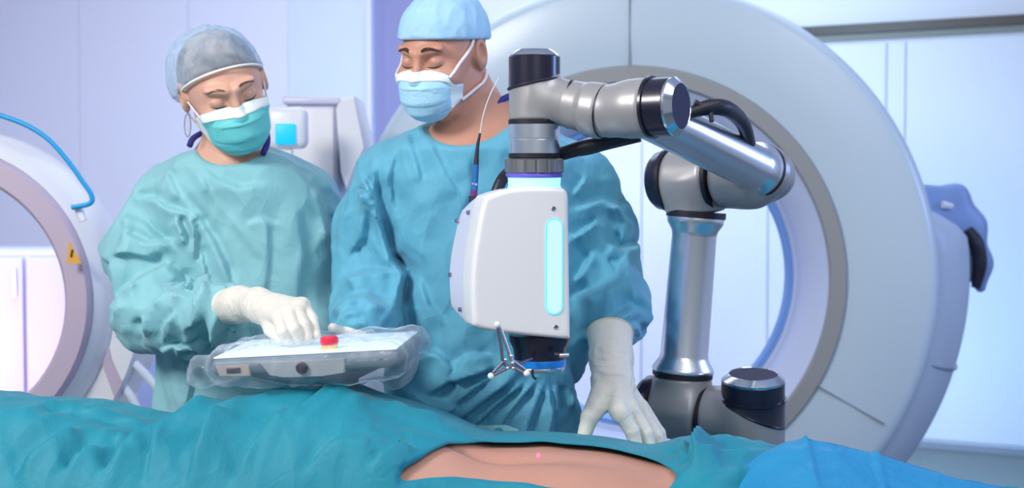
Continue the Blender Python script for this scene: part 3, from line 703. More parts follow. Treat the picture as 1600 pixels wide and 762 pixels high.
lathe('cap_bevel', wz0 + wd3 * .102, wd3, [(0, rW - .001), (.003, rW - .003), (.009, rW * .72), (.010, rW * .68), (.009, rW * .6)], M['capbev'], wc)
# slanted skirt under the cap
u_ = [wz0 + wd3 * (.058 + .0085 * math.cos(a)) + np.array([math.cos(a), math.sin(a), 0]) * (rW + .0012) for a in np.linspace(0, 2 * math.pi, 41)]
tube('cap_skirt', u_, .0022, M['rubber'], rb, 8, 1, False)
V = []; nS = 48
for k in range(nS):
    a = 2 * math.pi * k / nS; e = np.array([math.cos(a), math.sin(a), 0]) * (rW + .0008); V += [wz0 + wd3 * (.058 + .0085 * math.cos(a)) + e, wz0 + wd3 * .072 + e]
raw('cap_shell', V, [(2 * k, (2 * k + 2) % (2 * nS), (2 * k + 3) % (2 * nS), 2 * k + 1) for k in range(nS)], M['armblack'], rb)
dn = -wd3
lathe('joint_seal', wz0 + dn * -.001, dn, [(0, rW - .004), (0, rW + .0012), (.007, rW + .0012), (.007, rW - .004)], M['rubber'], rb)
lathe('wrist_flange', wz0 + dn * .0062, dn, [(0, rW - .002), (0, rW), (.022, rW), (.0225, rW - .0012), (.0245, rW - .0012), (.025, rW - .0003), (.046, rW - .0003), (.047, rW - .002)], M['alu'], rb)
lathe('joint_seal', wz0 + dn * .053, dn, [(0, rW - .003), (0, rW + .001), (.006, rW + .001), (.007, rW - .003)], M['rubber'], rb)
kp = []
K0 = wz0 + dn * .060 + np.array([0, 0, 0]); rK = .0475; nK = 96; u, v, d_ = frame(dn)
V = []; Fc = []
for t, dr_ in ((0, -.006), (.002, 0), (.022, 0), (.024, -.003)):
    for k in range(nK):
        a = 2 * math.pi * k / nK; g = 0 if (k % 6) < 5 or dr_ < 0 else -.0022
        V.append(K0 + d_ * t + (u * math.cos(a) + v * math.sin(a)) * (rK + dr_ + g))
for i in range(3):
    for k in range(nK): k2 = (k + 1) % nK; Fc.append((i * nK + k, i * nK + k2, (i + 1) * nK + k2, (i + 1) * nK + k))
Fc += [tuple(range(nK))[::-1], tuple(3 * nK + k for k in range(nK))]
raw('knurled_collar', V, Fc, M['alu_dark'], rb, True, 25)
lathe('purple_ring', K0 + dn * .024, dn, [(0, rK - .003), (.003, rK - .001), (.007, rK - .004)], M['purple'], rb)
lathe('status_light', K0 + dn * .030, dn, [(0, rK - .005), (.014, rK - .006), (.018, rK - .004)], M['glow'], rb)
# pedestal down to the floor
lathe('pedestal', P(1176, 712, 2.342) * np.array([1, 1, 0]) + np.array([0, .0, .0]), ZU, [(0, .16), (.03, .16), (.04, .06), (.86, .055)], M['alu_dark'], rb)
lathe('base_flange', B1 - tilt * .095, tilt, [(0, .06), (.01, .06), (.012, .05)], M['rubber'], rb)
# cables
tube('cable', [P(872, 242, 2.08), P(905, 232, 2.07), P(945, 222, 2.06), P(985, 212, 2.06), P(1020, 200, 2.06)], [.011, .012, .011, .010, .008], M['cable'], rb, 12)
tube('cable', [P(872, 236, 2.09), P(910, 236, 2.08), P(950, 226, 2.075), P(1000, 214, 2.06)], .008, M['cable'], rb, 12)
tube('cable', [P(1078, 176, 2.03), P(1105, 168, 2.04), P(1130, 168, 2.06), P(1150, 180, 2.12), P(1163, 198, 2.17), P(1170, 224, 2.22)], [.009, .013, .014, .013, .012, .012], M['cable'], rb, 14)
tube('cable', [P(1085, 160, 2.03), P(1110, 172, 2.035), P(1124, 164, 2.05)], .006, M['cable'], rb, 8)
tube('cable_clip', [P(1108, 156, 2.04), P(1112, 190, 2.03)], .004, M['rubber'], rb, 8, 3)
tube('cable', [P(797, 268, 2.1), P(785, 280, 2.11), P(776, 300, 2.11), P(772, 320, 2.1)], .010, M['cable'], rb, 10)

# camera head carried by the flange
HY = 1.985; hyaw = R(15); hx = np.array([math.cos(hyaw), math.sin(hyaw), 0]); hb = np.array([-math.sin(hyaw), math.cos(hyaw), 0])
H0 = P(815, 410, HY)
def hl(px, py):
    """pixel on the front face -> local (a along face, b up)"""
    k = (px - 800) / F; a = (k * H0[1] - H0[0]) / (hx[0] - k * hx[1]); Yp = H0[1] + hx[1] * a
    return a, P(px, py, Yp)[2] - H0[2]
ol = [hl(*q) for q in ((762, 305), (790, 296), (820, 292.5), (850, 292), (876, 293), (885, 296), (889.5, 306), (890, 340), (891, 400), (892, 460), (893, 515), (893, 527), (890, 530), (860, 528), (800, 522), (760, 516), (744, 511), (739, 500), (737, 444), (740, 400), (746, 362), (752, 330), (757, 312))]
ol = np.array(ol); cen = np.array([ol[:, 0].max() - .07, ol[:, 1].mean()])
def smooth_loop(o, m=4):
    n = len(o); out = []
    for i in range(n):
        a, b, c, d = o[i - 1], o[i], o[(i + 1) % n], o[(i + 2) % n]
        for k in range(m):
            t = k / m; out.append(.5 * (2 * b + (c - a) * t + (2 * a - 5 * b + 4 * c - d) * t * t + (3 * b - a - 3 * c + d) * t ** 3))
    return np.array(out)
def shell(name, rows, mt, parent):
    n = len(rows[0][1]); V = []; Fc = []
    for s, o in rows:
        for a, b in o: V.append(H0 + hx * a + ZU * b + hb * s)
    for r in range(len(rows) - 1):
        for k in range(n): k2 = (k + 1) % n; Fc.append((r * n + k, (r + 1) * n + k, (r + 1) * n + k2, r * n + k2))
    Fc.append(tuple(range(n))); Fc.append(tuple((len(rows) - 1) * n + k for k in range(n))[::-1])
    ob = raw(name, V, Fc, mt, parent, True, 35)
    bm = bmesh.new(); bm.from_mesh(ob.data); bmesh.ops.recalc_face_normals(bm, faces=bm.faces); bm.to_mesh(ob.data); bm.free(); return ob
def ins(o, dd, c=cen):
    t = np.roll(o, -1, 0) - np.roll(o, 1, 0); nn = np.stack([t[:, 1], -t[:, 0]], 1); nn /= np.linalg.norm(nn, axis=1)[:, None] + 1e-9
    if ((o - c) * nn).sum(1).mean() > 0: nn = -nn
    return o + nn * dd
hs = smooth_loop(ol)
cen = (hs.max(0) + hs.min(0)) / 2
def csc(k): return hs + (cen - hs) * k * np.array([1.3, .8])
head = shell('camera_head', [(.0, csc(.10)), (.0, csc(.06)), (.0006, csc(.045)), (.003, csc(.02)), (.007, csc(.005)), (.011, hs), (.060, hs)], M['head'], rb)
def backrow(s, q):
    o = ins(hs, .0012).copy(); b = o[:, 1]; top, bot = b.max(), b.min(); mid = (top + bot) / 2
    o[:, 1] = mid + (b - mid) * (1 - q) - .012 * q; return (s, o)
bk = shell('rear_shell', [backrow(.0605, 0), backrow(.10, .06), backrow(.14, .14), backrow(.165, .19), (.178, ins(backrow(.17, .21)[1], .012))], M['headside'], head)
def stad(cx, cy, w, h, n=14):
    r = w / 2; out = []
    for k in range(n + 1): a = math.pi * k / n; out.append((cx + r * math.cos(a), cy + h / 2 - r + r * math.sin(a)))
    for k in range(n + 1): a = math.pi + math.pi * k / n; out.append((cx + r * math.cos(a), cy - h / 2 + r + r * math.sin(a)))
    return out
a0, b0 = hl(866, 416); _, bt = hl(866, 341); _, bb = hl(866, 492)
prism('light_window_rim', stad(a0, (bt + bb) / 2, .0285, bt - bb), H0 + hb * -.001, hx, ZU, hb, .004, M['ledrim'], head)
prism('light_window', stad(a0, (bt + bb) / 2, .0235, bt - bb - .005), H0 + hb * -.0022, hx, ZU, hb, .004, M['led'], head)
for q in ((865, 326), (869, 511)):
    a, b = hl(*q); lathe('screw', H0 + hx * a + ZU * b + hb * .002, -hb, [(0, .0038), (.0022, .0038), (.003, .003), (.0022, .0018)], M['screw'], head, 16)
sx = ol[:, 0].min()
for (s, q) in ((.085, 333), (.155, 348), (.155, 438), (.085, 490)):
    a = np.interp(q, [312, 362, 444, 500], [ol[22][0], ol[20][0], ol[18][0], ol[17][0]]); c = H0 + hx * (a - .002) + ZU * hl(760, q)[1] + hb * s
    lathe('screw', c + hx * .003, -hx, [(0, .0035), (.0045, .0035), (.005, .0028)], M['screw'], head, 14)
# lens block
lc = P(843, 530, 2.05)
lathe('lens_barrel', lc + ZU * .008, -ZU, [(0, .050), (.010, .049), (.022, .043), (.034, .041), (.040, .041)], M['armblack'], head)
lathe('lens_blue_ring', lc - ZU * .031, -ZU, [(0, .041), (.001, .0425), (.011, .0425), (.012, .041)], M['lensblue'], head)
lathe('lens_rim', lc - ZU * .043, -ZU, [(0, .041), (.001, .0415), (.005, .0405), (.0065, .038)], M['steel'], head)
lathe('lens_glass', lc - ZU * .0435, -ZU, [(0, .036), (.0065, .036), (.008, .02), (.0085, .004)], M['glass'], head)
tube('locking_lever', [P(872, 555, 2.0), P(889, 554, 2.0)], [.004, .0032], M['steel'], head, 10, 2)
tube('locking_knob', [P(866, 554, 2.0), P(874, 555, 2.0)], .0055, M['armblack'], head, 10, 2)
tube('hook', [P(832, 577, 1.99), P(833, 588, 1.99), P(838, 592, 1.99)], .0018, M['rubber'], head, 6, 4)
# tracker frame
tr = tube('tracker_frame', [P(778, 512, 1.95), P(783, 540, 1.95), P(786, 565, 1.95), P(797, 574, 1.95)], .0024, M['screw'], head, 8, 4)
Tm = P(799, 572, 1.945)
tube('rod', [P(781, 510, 1.945), P(800, 563, 1.945)], .0028, M['steel'], tr, 8, 2, False)
tube('rod', [Tm, P(768, 587, 1.94)], .0026, M['screw'], tr, 8, 2, False)
tube('rod', [P(786, 565, 1.945), P(770, 582, 1.94)], .0024, M['screw'], tr, 8, 2, False)
tube('rod', [Tm, P(822, 584, 1.94)], .0030, M['screw'], tr, 8, 2, False)
tube('rod', [P(800, 562, 1.945), P(822, 578, 1.94)], .0026, M['screw'], tr, 8, 2, False)
tube('rod', [Tm, P(830, 560, 2.0)], .003, M['screw'], tr, 8, 2, False)
for q in ((790, 562), (801, 567), (793, 575), (802, 575), (799, 556)): sphere('joint_pin', P(*q, 1.94), .0032, M['steel'], tr, 6)
for q in ((777, 507, 1.945), (767, 587, 1.94), (823, 583, 1.935)): sphere('marker_ball', P(*q), .0050, M['marker'], tr, 10)
# antenna-like probe
pr = tube('probe_plug', [P(740, 322, 2.1), P(740, 306, 2.1)], [.0085, .0075], M['dark'], head, 12, 2, False)
tube('probe_collar', [P(740, 309, 2.1), P(741, 296, 2.1)], .0055, M['probered'], pr, 12, 2, False)
tube('probe_body', [P(741, 297, 2.1), P(744, 257, 2.1)], [.0058, .0048], M['probeblue'], pr, 12, 2, False)
tube('probe_band', [P(741, 289, 2.1), P(741.6, 286, 2.1)], .0062, M['steel'], pr, 12, 2, False)
tube('probe_sleeve', [P(744, 258, 2.1), P(746, 230, 2.1), P(750, 208, 2.1)], [.0044, .003, .002], M['dark'], pr, 10, 4)
tube('fibre', [P(750, 209, 2.1), P(755, 180, 2.1), P(765, 150, 2.11), P(779, 122, 2.13)], .0009, M['fibre'], pr, 6, 8)
# the laser aimed at the back
ll = bpy.data.lights.new('laser', 'SPOT'); ll.energy = 16; ll.color = (1, .0, .03); ll.spot_size = R(2.4); ll.spot_blend = .3; ll.shadow_soft_size = .0005
lo = bpy.data.objects.new('laser', ll); scene.collection.objects.link(lo); lo.location = Vector(lc - ZU * .056)
tgt = P(841, 718, 1.96); lo.rotation_euler = (Vector(tgt) - lo.location).to_track_quat('-Z', 'Y').to_euler()

# ---------------------------------------------------------------- tablet in its clear cover
tb = empty('tablet', P(490, 565, 2.02), 'grey control tablet with a red button, wrapped in clear plastic above the drape', 'tablet')
ty = R(-5); tp = R(1); tr_ = R(-3.5)
TM = np.array(Matrix.Rotation(tr_, 3, 'Y') @ Matrix.Rotation(ty, 3, 'Z') @ Matrix.Rotation(tp, 3, 'X')); TC = P(500, 541, 2.08)
def tl(v): return TM @ np.array(v, float) + TC
def tabf(p):
    b = box_sdf(p, (0, 0, -.012), (.150, .11, .014), .012)
    g = loft(p[..., [1, 0, 2]] if False else p, [(-.060, .02, .0, .035, .05), (-.048, .01, 0, .065, .08), (-.035, .0, .0, .105, .10), (-.02, 0, 0, .140, .105), (-.004, 0, 0, .148, .108)], 3)
    return smin(b, g, .01)
sdf_obj('housing', tabf, (-.17, -.13, -.075), (.17, .13, .015), .004, M['tabgrey'], tb, (TM, TC))
box('screen_face', (-.145, -.103, .002), (.145, .103, .0045), M['tabtop'], tb, .001, (TM, TC))
fo = [(-.07, -.006), (.066, -.006), (.064, -.028), (.03, -.032), (-.035, -.031), (-.055, -.026)]
prism('front_panel', fo, tl((0, -.1135, 0)), TM[:, 0], TM[:, 2], TM[:, 1], .012, M['tablight'], tb, 30, .002)
fo = [(-.140, -.008), (-.085, -.008), (-.085, -.026), (-.135, -.024)]
prism('port_panel', fo, tl((0, -.1125, 0)), TM[:, 0], TM[:, 2], TM[:, 1], .012, M['tabtan'], tb, 30, .002)
box('port', (-.122, -.1145, -.020), (-.100, -.110, -.012), M['dark'], tb, .001, (TM, TC))
lathe('knob', tl((-.002, -.112, -.017)), -TM[:, 1], [(0, .0095), (.005, .0095), (.008, .008), (.0085, .004)], M['armblack'], tb, 24)
bt_ = lathe('stop_button', tl((.032, -.066, .004)), TM[:, 2], [(0, .013), (.007, .013)], M['btnyellow'], tb, 28)
lathe('button_cap', tl((.032, -.066, .011)), TM[:, 2], [(0, .0135), (.002, .0145), (.010, .0140), (.013, .011)], M['red'], bt_, 28)
box('bracket', (-.02, -.03, -.08), (.05, .05, -.055), M['armblack'], tb, .005, (TM, TC))
def cover(p):
    q = p.copy(); w = noise(p * 22) * .008 + noise(p * 60 + 5) * .003
    b = box_sdf(q, (.004, .0, -.014), (.157, .122, .026), .022)
    l = cone(q, (-.14, -.07, -.016), (-.170, -.075, -.022), .020, .024); r2 = cone(q, (.10, .02, -.03), (.125, -.03, -.04), .03, .028)
    d = smin(smin(b, l, .02), smin(r2, loft(q, [(-.066, .02, .0, .04, .06), (-.05, .01, 0, .08, .09), (-.03, .0, .0, .12, .11), (-.01, 0, 0, .15, .115)], 3), .02), .02)
    return d + w - .003
sdf_obj('plastic_cover', cover, (-.24, -.19, -.12), (.22, .19, .06), .005, M['plastic'], tb, (TM, TC))

# ---------------------------------------------------------------- people
def head_sdf(q, male, ears=True):
    """q: points in head space, face towards -y"""
    X = q.copy(); X[..., 0] = np.abs(X[..., 0])
    d = ell(q, (0, .018, .024), (.075, .093, .080))
    d = smin(d, ell(q, (0, -.028, -.030), (.064, .068, .088)), .035)
    d = smin(d, ell(q, (0, -.062, -.094), (.034 if male else .029, .032, .026)), .03)
    d = smin(d, cone(X, (.056, .005, -.055), (.030, -.055, -.093), .016 if male else .011, .016 if male else .012), .03)
    d = smin(d, ell(X, (.038, -.068, -.034), (.026, .024, .022)), .02)
    d = smin(d, cone(X, (.012, -.094, .020), (.044, -.080, .026), .009, .007), .014)
    d = smax(d, -ell(X, (.030, -.104, .001), (.019, .018, .012)), .012)
    d = smin(d, ell(X, (.0305, -.0775, .000), (.0155, .0145, .0125)), .004)
    d = smin(d, cone(q, (0, -.092, .014), (0, -.109, -.028), .0065, .010), .012)
    d = smin(d, ell(q, (0, -.110, -.034), (.012, .012, .010)), .008); d = smin(d, ell(X, (.012, -.104, -.037), (.008, .010, .008)), .006)
    d = smin(d, ell(q, (0, -.098, -.062), (.024, .011, .006)), .006); d = smin(d, ell(q, (0, -.095, -.072), (.020, .011, .007)), .006)
    if not ears: return d
    # ears
    e = ell(X - np.array([.081, .012, -.004]), (0, 0, 0), (.010, .020, .032)); e = smin(e, cone(X, (.074, .008, -.002), (.068, .0, -.004), .012, .012), .01)
    e = smax(e, -ell(X, (.088, .008, .000), (.008, .010, .018)), .005)
    return smin(d, e, .006)
def front_y(hf, x, z, off=0.):
    y = np.full(np.shape(x), -.20); x = np.asarray(x, float); z = np.asarray(z, float)
    for _ in range(40):
        d = hf(np.stack([x, y, z], -1)) - off; y = y + d * .9
    return y
def loft_rows(rows, Y, b):
    out = []
    for py, x0, x1, *ex in rows:
        yy = ex[0] if ex else Y; bb = ex[1] if len(ex) > 1 else b
        a = P(x0, py, yy); c = P(x1, py, yy); out.append((a[2], (a[0] + c[0]) / 2, yy, (c[0] - a[0]) / 2, bb))
    return out

def person(tagname, label, hc, hrot, skin, male, rows, Y, arms, neck, coll, gmat, foldf, foot_x, hs_=1.0):
    root = empty('person', (float(foot_x), Y, 0), label, 'person')
    hf = lambda q: head_sdf(q, male)
    HR, HC = rotm(*hrot) * hs_, np.asarray(hc)
    tors = loft_rows(rows, Y, .125)
    zt = [t[0] for t in tors]; lowest = min(tors)
    full = tors + [(.55, lowest[1], Y, lowest[3] * 1.02, .14), (.35, lowest[1], Y, lowest[3] * 1.08, .15)]
    legs = lambda p: np.minimum(cone(p, (foot_x - .08, Y, .85), (foot_x - .10, Y, .08), .065, .045), cone(p, (foot_x + .08, Y, .85), (foot_x + .10, Y, .08), .065, .045))
    inner = [(a, b, c, d - .03, e - .03) for a, b, c, d, e in tors]
    nb, nt, nr = neck
    def body(p):
        q = (p - HC) @ HR / (hs_ * hs_)
        far = np.linalg.norm(q, axis=-1) - .2
        d = np.where(far < .02, hf(q) * hs_, far + .05)
        d = smin(d, cone(p, nb, nt, nr[0], nr[1]), .025)
        for s in (-1, 1): d = smin(d, cone(p, nb + np.array([0, 0, -.03]), nb + np.array([s * .09, .02, -.085]), .045, .04), .04)
        d = smin(d, ell(p, nb + np.array([0, -.005, -.085]), (.12, coll[3], .085)), .03)
        d = smin(d, loft(p, inner), .03)
        for pts, rs in arms: d = smin(d, chain(p, pts, [r * .62 for r in rs]), .02)
        d = smin(d, legs(p), .05)
        feet = np.minimum(cone(p, (foot_x - .11, Y, .05), (foot_x - .12, Y - .17, .035), .04, .03), cone(p, (foot_x + .11, Y, .05), (foot_x + .12, Y - .17, .035), .04, .03))
        return smin(d, feet, .03)
    allp = np.concatenate([np.array(a[0]) for a in arms]); x0, x1 = min(allp[:, 0].min(), HC[0]) - .12, max(allp[:, 0].max(), HC[0]) + .12
    fz = HC[2] - .15
    g = [axis_grid(x0, x1, .009, (HC[0] - .13, HC[0] + .13), .0026), axis_grid(min(allp[:, 1].min() - .08, Y - .23), Y + .22, .009, (HC[1] - .15, HC[1] + .14), .0026), axis_grid(-.02, HC[2] + .2, .009, (fz, HC[2] + .16), .0026)]
    bo = sdf_obj('body', body, None, None, 0, skin, root, grid=g, margin=2.0)
    # gown
    cn, cr_, ct_ = coll[0], coll[1], coll[2]
    def gown(p):
        d = loft(p, full)
        for i, (pts, rs) in enumerate(arms): d = smin(d, chain(p, pts, rs, .03), .035)
        for s in (-1, 1):
            k_ = 0 if s < 0 else 1; d = smin(d, cone(p, nb + np.array([s * .075, .01, -.052]), np.asarray(arms[k_][0][0]) + np.array([0, 0, .008]), .044, arms[k_][1][0] - .008), .03)
        d = d - .002
        near = np.abs(d) < .045
        if near.any(): d[near] -= foldf(p[near])
        # neckline
        e = (p - cn) @ ct_
        n_ = ell(e, (0, 0, 0), cr_)
        d = smax(d, -n_, .006)
        return smax(d, .36 - p[..., 2], .01)
    gx = [axis_grid(x0 - .02, x1 + .02, .0046), axis_grid(min(allp[:, 1].min() - .08, Y - .23), Y + .23, .0046), axis_grid(.30, max(zt) + .10, .0046)]
    go = sdf_obj('gown', gown, None, None, 0, gmat, root, grid=gx, margin=1.8)
    for s in (-1, 1):
        sdf_obj('shoe', lambda p: smax(smin(cone(p, (foot_x + s * .11, Y + .02, .05), (foot_x + s * .12, Y - .18, .04), .05, .045), cone(p, (foot_x + s * .11, Y, .06), (foot_x + s * .11, Y, .09), .05, .048), .02), .003 - p[..., 2], .004), (foot_x + s * .115 - .08, Y - .26, -.01), (foot_x + s * .115 + .08, Y + .1, .16), .008, M['shoe'], root)
    return root, hf, HR, HC, bo
def hp(HR, HC, v): return HR @ np.asarray(v, float) + HC

def glove(parent, cuff, palm, fingers, step=.0022, k=.012, fold=.0):
    """cuff: (points, radii); palm: list of cones; fingers: list of (points, radii)"""
    c_pts = np.array(cuff[0]); ax = c_pts[1] - c_pts[0]; ax = ax / np.linalg.norm(ax)
    def f(p):
        d = chain(p, cuff[0], cuff[1], .015)
        pm = None
        for a, b, ra, rb_ in palm: e = cone(p, a, b, ra, rb_); pm = e if pm is None else smin(pm, e, k)
        d = smin(d, pm, .014)
        near = np.abs(d) < .012
        if near.any():
            pn = p[near]; wr = crease(pn, np.cross(ax, (0, 1., .2)), 12, 75, 3.1, .4)
            t = np.clip(1 - np.linalg.norm(pn - c_pts[-1], axis=-1) / .09, 0, 1); d[near] -= .0028 * wr * t
        out = d.copy()
        for pts, rs in fingers: out = np.minimum(out, smin(d, chain(p, pts, rs, .004), .007))
        h = (p - c_pts[0]) @ ax
        return smax(out, -h - .002, .002)
    A = np.concatenate([c_pts] + [np.array(x[0]) for x in fingers]); 
    o = sdf_obj('glove', f, A.min(0) - .05, A.max(0) + .05, step, M['glove'], parent)
    u, v, d = frame(ax); r = cuff[1][0] + .0006
    tube('glove_hem', [c_pts[0] + (u * math.cos(a) + v * math.sin(a)) * r for a in np.linspace(0, 2 * math.pi, 33)], .0013, M['glovehem'], o, 6, 1, False)
    return o

def face_bits(root, hf, HR, HC, male):
    for s in (-1, 1):
        # eyebrow: short hairs lying on the brow ridge
        bm = bmesh.new(); rr_ = random.Random(5 + s)
        n = 150 if male else 80
        for k in range(n):
            t = rr_.random(); x = s * (.013 + (.029 if male else .033) * t); z = .0245 + .0045 * math.sin(t * math.pi * .85) - .003 * t + (rr_.random() - .5) * (.0068 if male else .0045) * (1 - .55 * t)
            y = float(front_y(hf, np.array([x]), np.array([z]))[0]); L = .0065
            dx = s * L * (.8 + .2 * t); dz = L * (.45 - .9 * t)
            y2 = float(front_y(hf, np.array([x + dx]), np.array([z + dz]))[0]); w = .00055 if male else .0004
            a = hp(HR, HC, (x, y - .0002, z - w)); b = hp(HR, HC, (x, y - .0012, z + w)); c = hp(HR, HC, (x + dx, y2 - .0008, z + dz)); e = hp(HR, HC, (x, y + .001, z + w))
            vs_ = [bm.verts.new(tuple(q)) for q in (a, b, c, e)]
            for f in ((0, 1, 2), (1, 3, 2), (3, 0, 2)): bm.faces.new([vs_[i] for i in f])
        me = bpy.data.meshes.new('eyebrow'); bm.to_mesh(me); bm.free(); link('eyebrow', me, M['brow'] if male else M['brow_l'], root)
        # lowered lashes: a curved dark line at the rim of the closed lid
        pts = []
        for t in np.linspace(-1, 1, 15):
            x = s * .0305 + .0145 * t; z = -.0065 - .0035 * (1 - t * t) + .001 * t * s
            y = float(front_y(hf, np.array([x]), np.array([z]))[0]); pts.append(hp(HR, HC, (x, y - .0004, z)))
        tube('eyelashes', pts, [.0003, .0013 if male else .0011, .0014, .0012, .0004], M['lash'], root, 8, 1, False)
        pts = []
        for t in np.linspace(-1, 1, 15):
            x = s * .0305 + .015 * t; z = .006 + .0035 * (1 - t * t)
            y = float(front_y(hf, np.array([x]), np.array([z]))[0]); pts.append(hp(HR, HC, (x, y + .0004, z)))
        tube('eyelid_crease', pts, [.0002, .0009, .0009, .0002], M['lid_m'] if male else M['lid'], root, 8, 1, False)

def snap(hf, q, off, w=1.0, it=4):
    q = np.array(q, float)
    for _ in range(it):
        d = hf(q.copy()); g = np.stack([hf(q + e) - hf(q - e) for e in np.eye(3) * .002], -1); g /= np.linalg.norm(g, axis=-1)[..., None] + 1e-9
        q = q - (np.asarray(w) * (d - off) * .8)[..., None] * g
    return q
def strap(parent, hf, HR, HC, pts, r, off=.003, name='mask_strap'):
    c = np.array(cpath(pts, 8)); c = snap(hf, c, off, 1.0, 5)
    tube(name, list(c @ HR.T + HC), r, M['strap'], parent, 8, 1, False)
def mask_mesh(root, hf, HR, HC, body_m, top, bot, w=.066):
    """pleated cup: u across the face, v from nose bridge to chin"""
    nu, nv = 49, 57; 
    us = np.linspace(-1, 1, nu); vsq = np.linspace(0, 1, nv); G = np.zeros((nv, nu, 3))
    for j, v in enumerate(vsq):
        for i, u in enumerate(us):
            a = u * R(84 if top > -.012 else 64)
            pro = np.interp(v, [0, .12, .3, .55, .8, .93, 1], [.098, .113, .124, .126, .118, .102, .082])
            wd_ = np.interp(v, [0, .3, .7, 1], [.065, .070, .067, .054])
            x = wd_ * math.sin(a); y = -.012 - (pro - .012) * math.cos(a) ** .80 if abs(u) < 1 else -.012
            z = top + (bot - top) * v - .014 * (abs(u) ** 2.2) * (1 - v) + .026 * (abs(u) ** 2) * v ** 2
            if v > .9: z += .0
            pl = .0022 * (((v * 3.2 + .15 * u * u) % 1) - .5) * math.cos(a) * (1 if .12 < v < .85 else 0)
            G[j, i] = (x, y - pl, z)
    yf = front_y(hf, G[..., 0].ravel(), G[..., 2].ravel()).reshape(nv, nu)
    fr = np.abs(us) < .99
    G[..., 1] = np.minimum(G[..., 1], np.where(yf < -.0, yf - .0015, 9))
    we = np.clip((np.abs(us) - (.72 if top > -.012 else .84)) / (.28 if top > -.012 else .16), 0, 1)[None, :] * np.ones((nv, 1)); we = we * we * (3 - 2 * we)
    G = snap(hf, G, .0022, we, 5)
    V = (G.reshape(-1, 3)) @ HR.T + HC
    def part(name, j0, j1, m, parent, i0=0, i1=nu - 1, lift=0):
        I = np.arange(nu * nv).reshape(nv, nu)[j0:j1 + 1, i0:i1 + 1]
        Q = np.stack([I[:-1, :-1], I[1:, :-1], I[1:, 1:], I[:-1, 1:]], -1).reshape(-1, 4)
        uq, inv = np.unique(Q, return_inverse=True); VV = V[uq].copy()
        if lift: VV += (HR @ np.array([0, -lift, 0]))
        o = raw(name, VV, inv.reshape(-1, 4), m, parent)
        md = o.modifiers.new('thickness', 'SOLIDIFY'); md.thickness = .0022; md.offset = 0
        return o
    mk = part('mask', 0, nv - 1, body_m, root)
    part('mask_binding', 0, 9, M['maskwhite'], mk, lift=.0016)
    for i0 in ((0, nu - 4) if top < -.007 else ()): part('mask_edge', 8, nv - 1, M['maskwhite'], mk, i0, i0 + 3, .0012)
    return mk, G, V.reshape(nv, nu, 3)

WF = fold_lines([
 ([(292, 310), (275, 285), (262, 268)], 6, 24), ([(311, 342), (300, 330), (265, 322), (250, 311), (212, 307)], 8, 22), ([(304, 382), (298, 358), (287, 338)], 12, 20),
 ([(376, 450), (362, 410), (345, 375), (325, 345), (298, 308)], 8, 30), ([(338, 445), (330, 410), (322, 380)], 6, 18), ([(316, 408), (318, 360), (311, 338)], 10, 16),
 ([(285, 388), (255, 370), (225, 345), (190, 335)], 7, 24), ([(285, 372), (240, 378), (198, 360)], 6, 20), ([(272, 407), (232, 430), (212, 445), (194, 482)], 14, 30),
 ([(296, 444), (277, 460), (265, 485), (261, 512)], 14, 24), ([(250, 485), (255, 505), (250, 532)], 7, 18), ([(300, 440), (270, 407)], 8, 20), ([(346, 446), (280, 440)], 6, 16),
 ([(320, 470), (300, 492), (292, 520)], 8, 18), ([(335, 525), (310, 520), (285, 532)], 6, 16), ([(180, 400), (205, 395), (240, 402), (262, 392)], 7, 24),
 ([(517, 378), (505, 330), (494, 292)], 8, 24), ([(512, 345), (540, 317)], 9, 20), ([(520, 420), (512, 380), (528, 350)], 8, 20), ([(425, 285), (385, 293), (350, 280), (322, 258)], 6, 28),
 ([(450, 350), (415, 340), (395, 350)], 3, 20), ([(420, 480), (430, 400), (428, 340)], 4, 30), ([(385, 640), (400, 560), (395, 500)], 8, 30), ([(300, 640), (310, 590), (300, 560)], 7, 26), ([(470, 470), (480, 400), (470, 330)], 4, 26),
 ([(340, 300), (330, 280), (318, 262)], 3, 18)], 2.48)
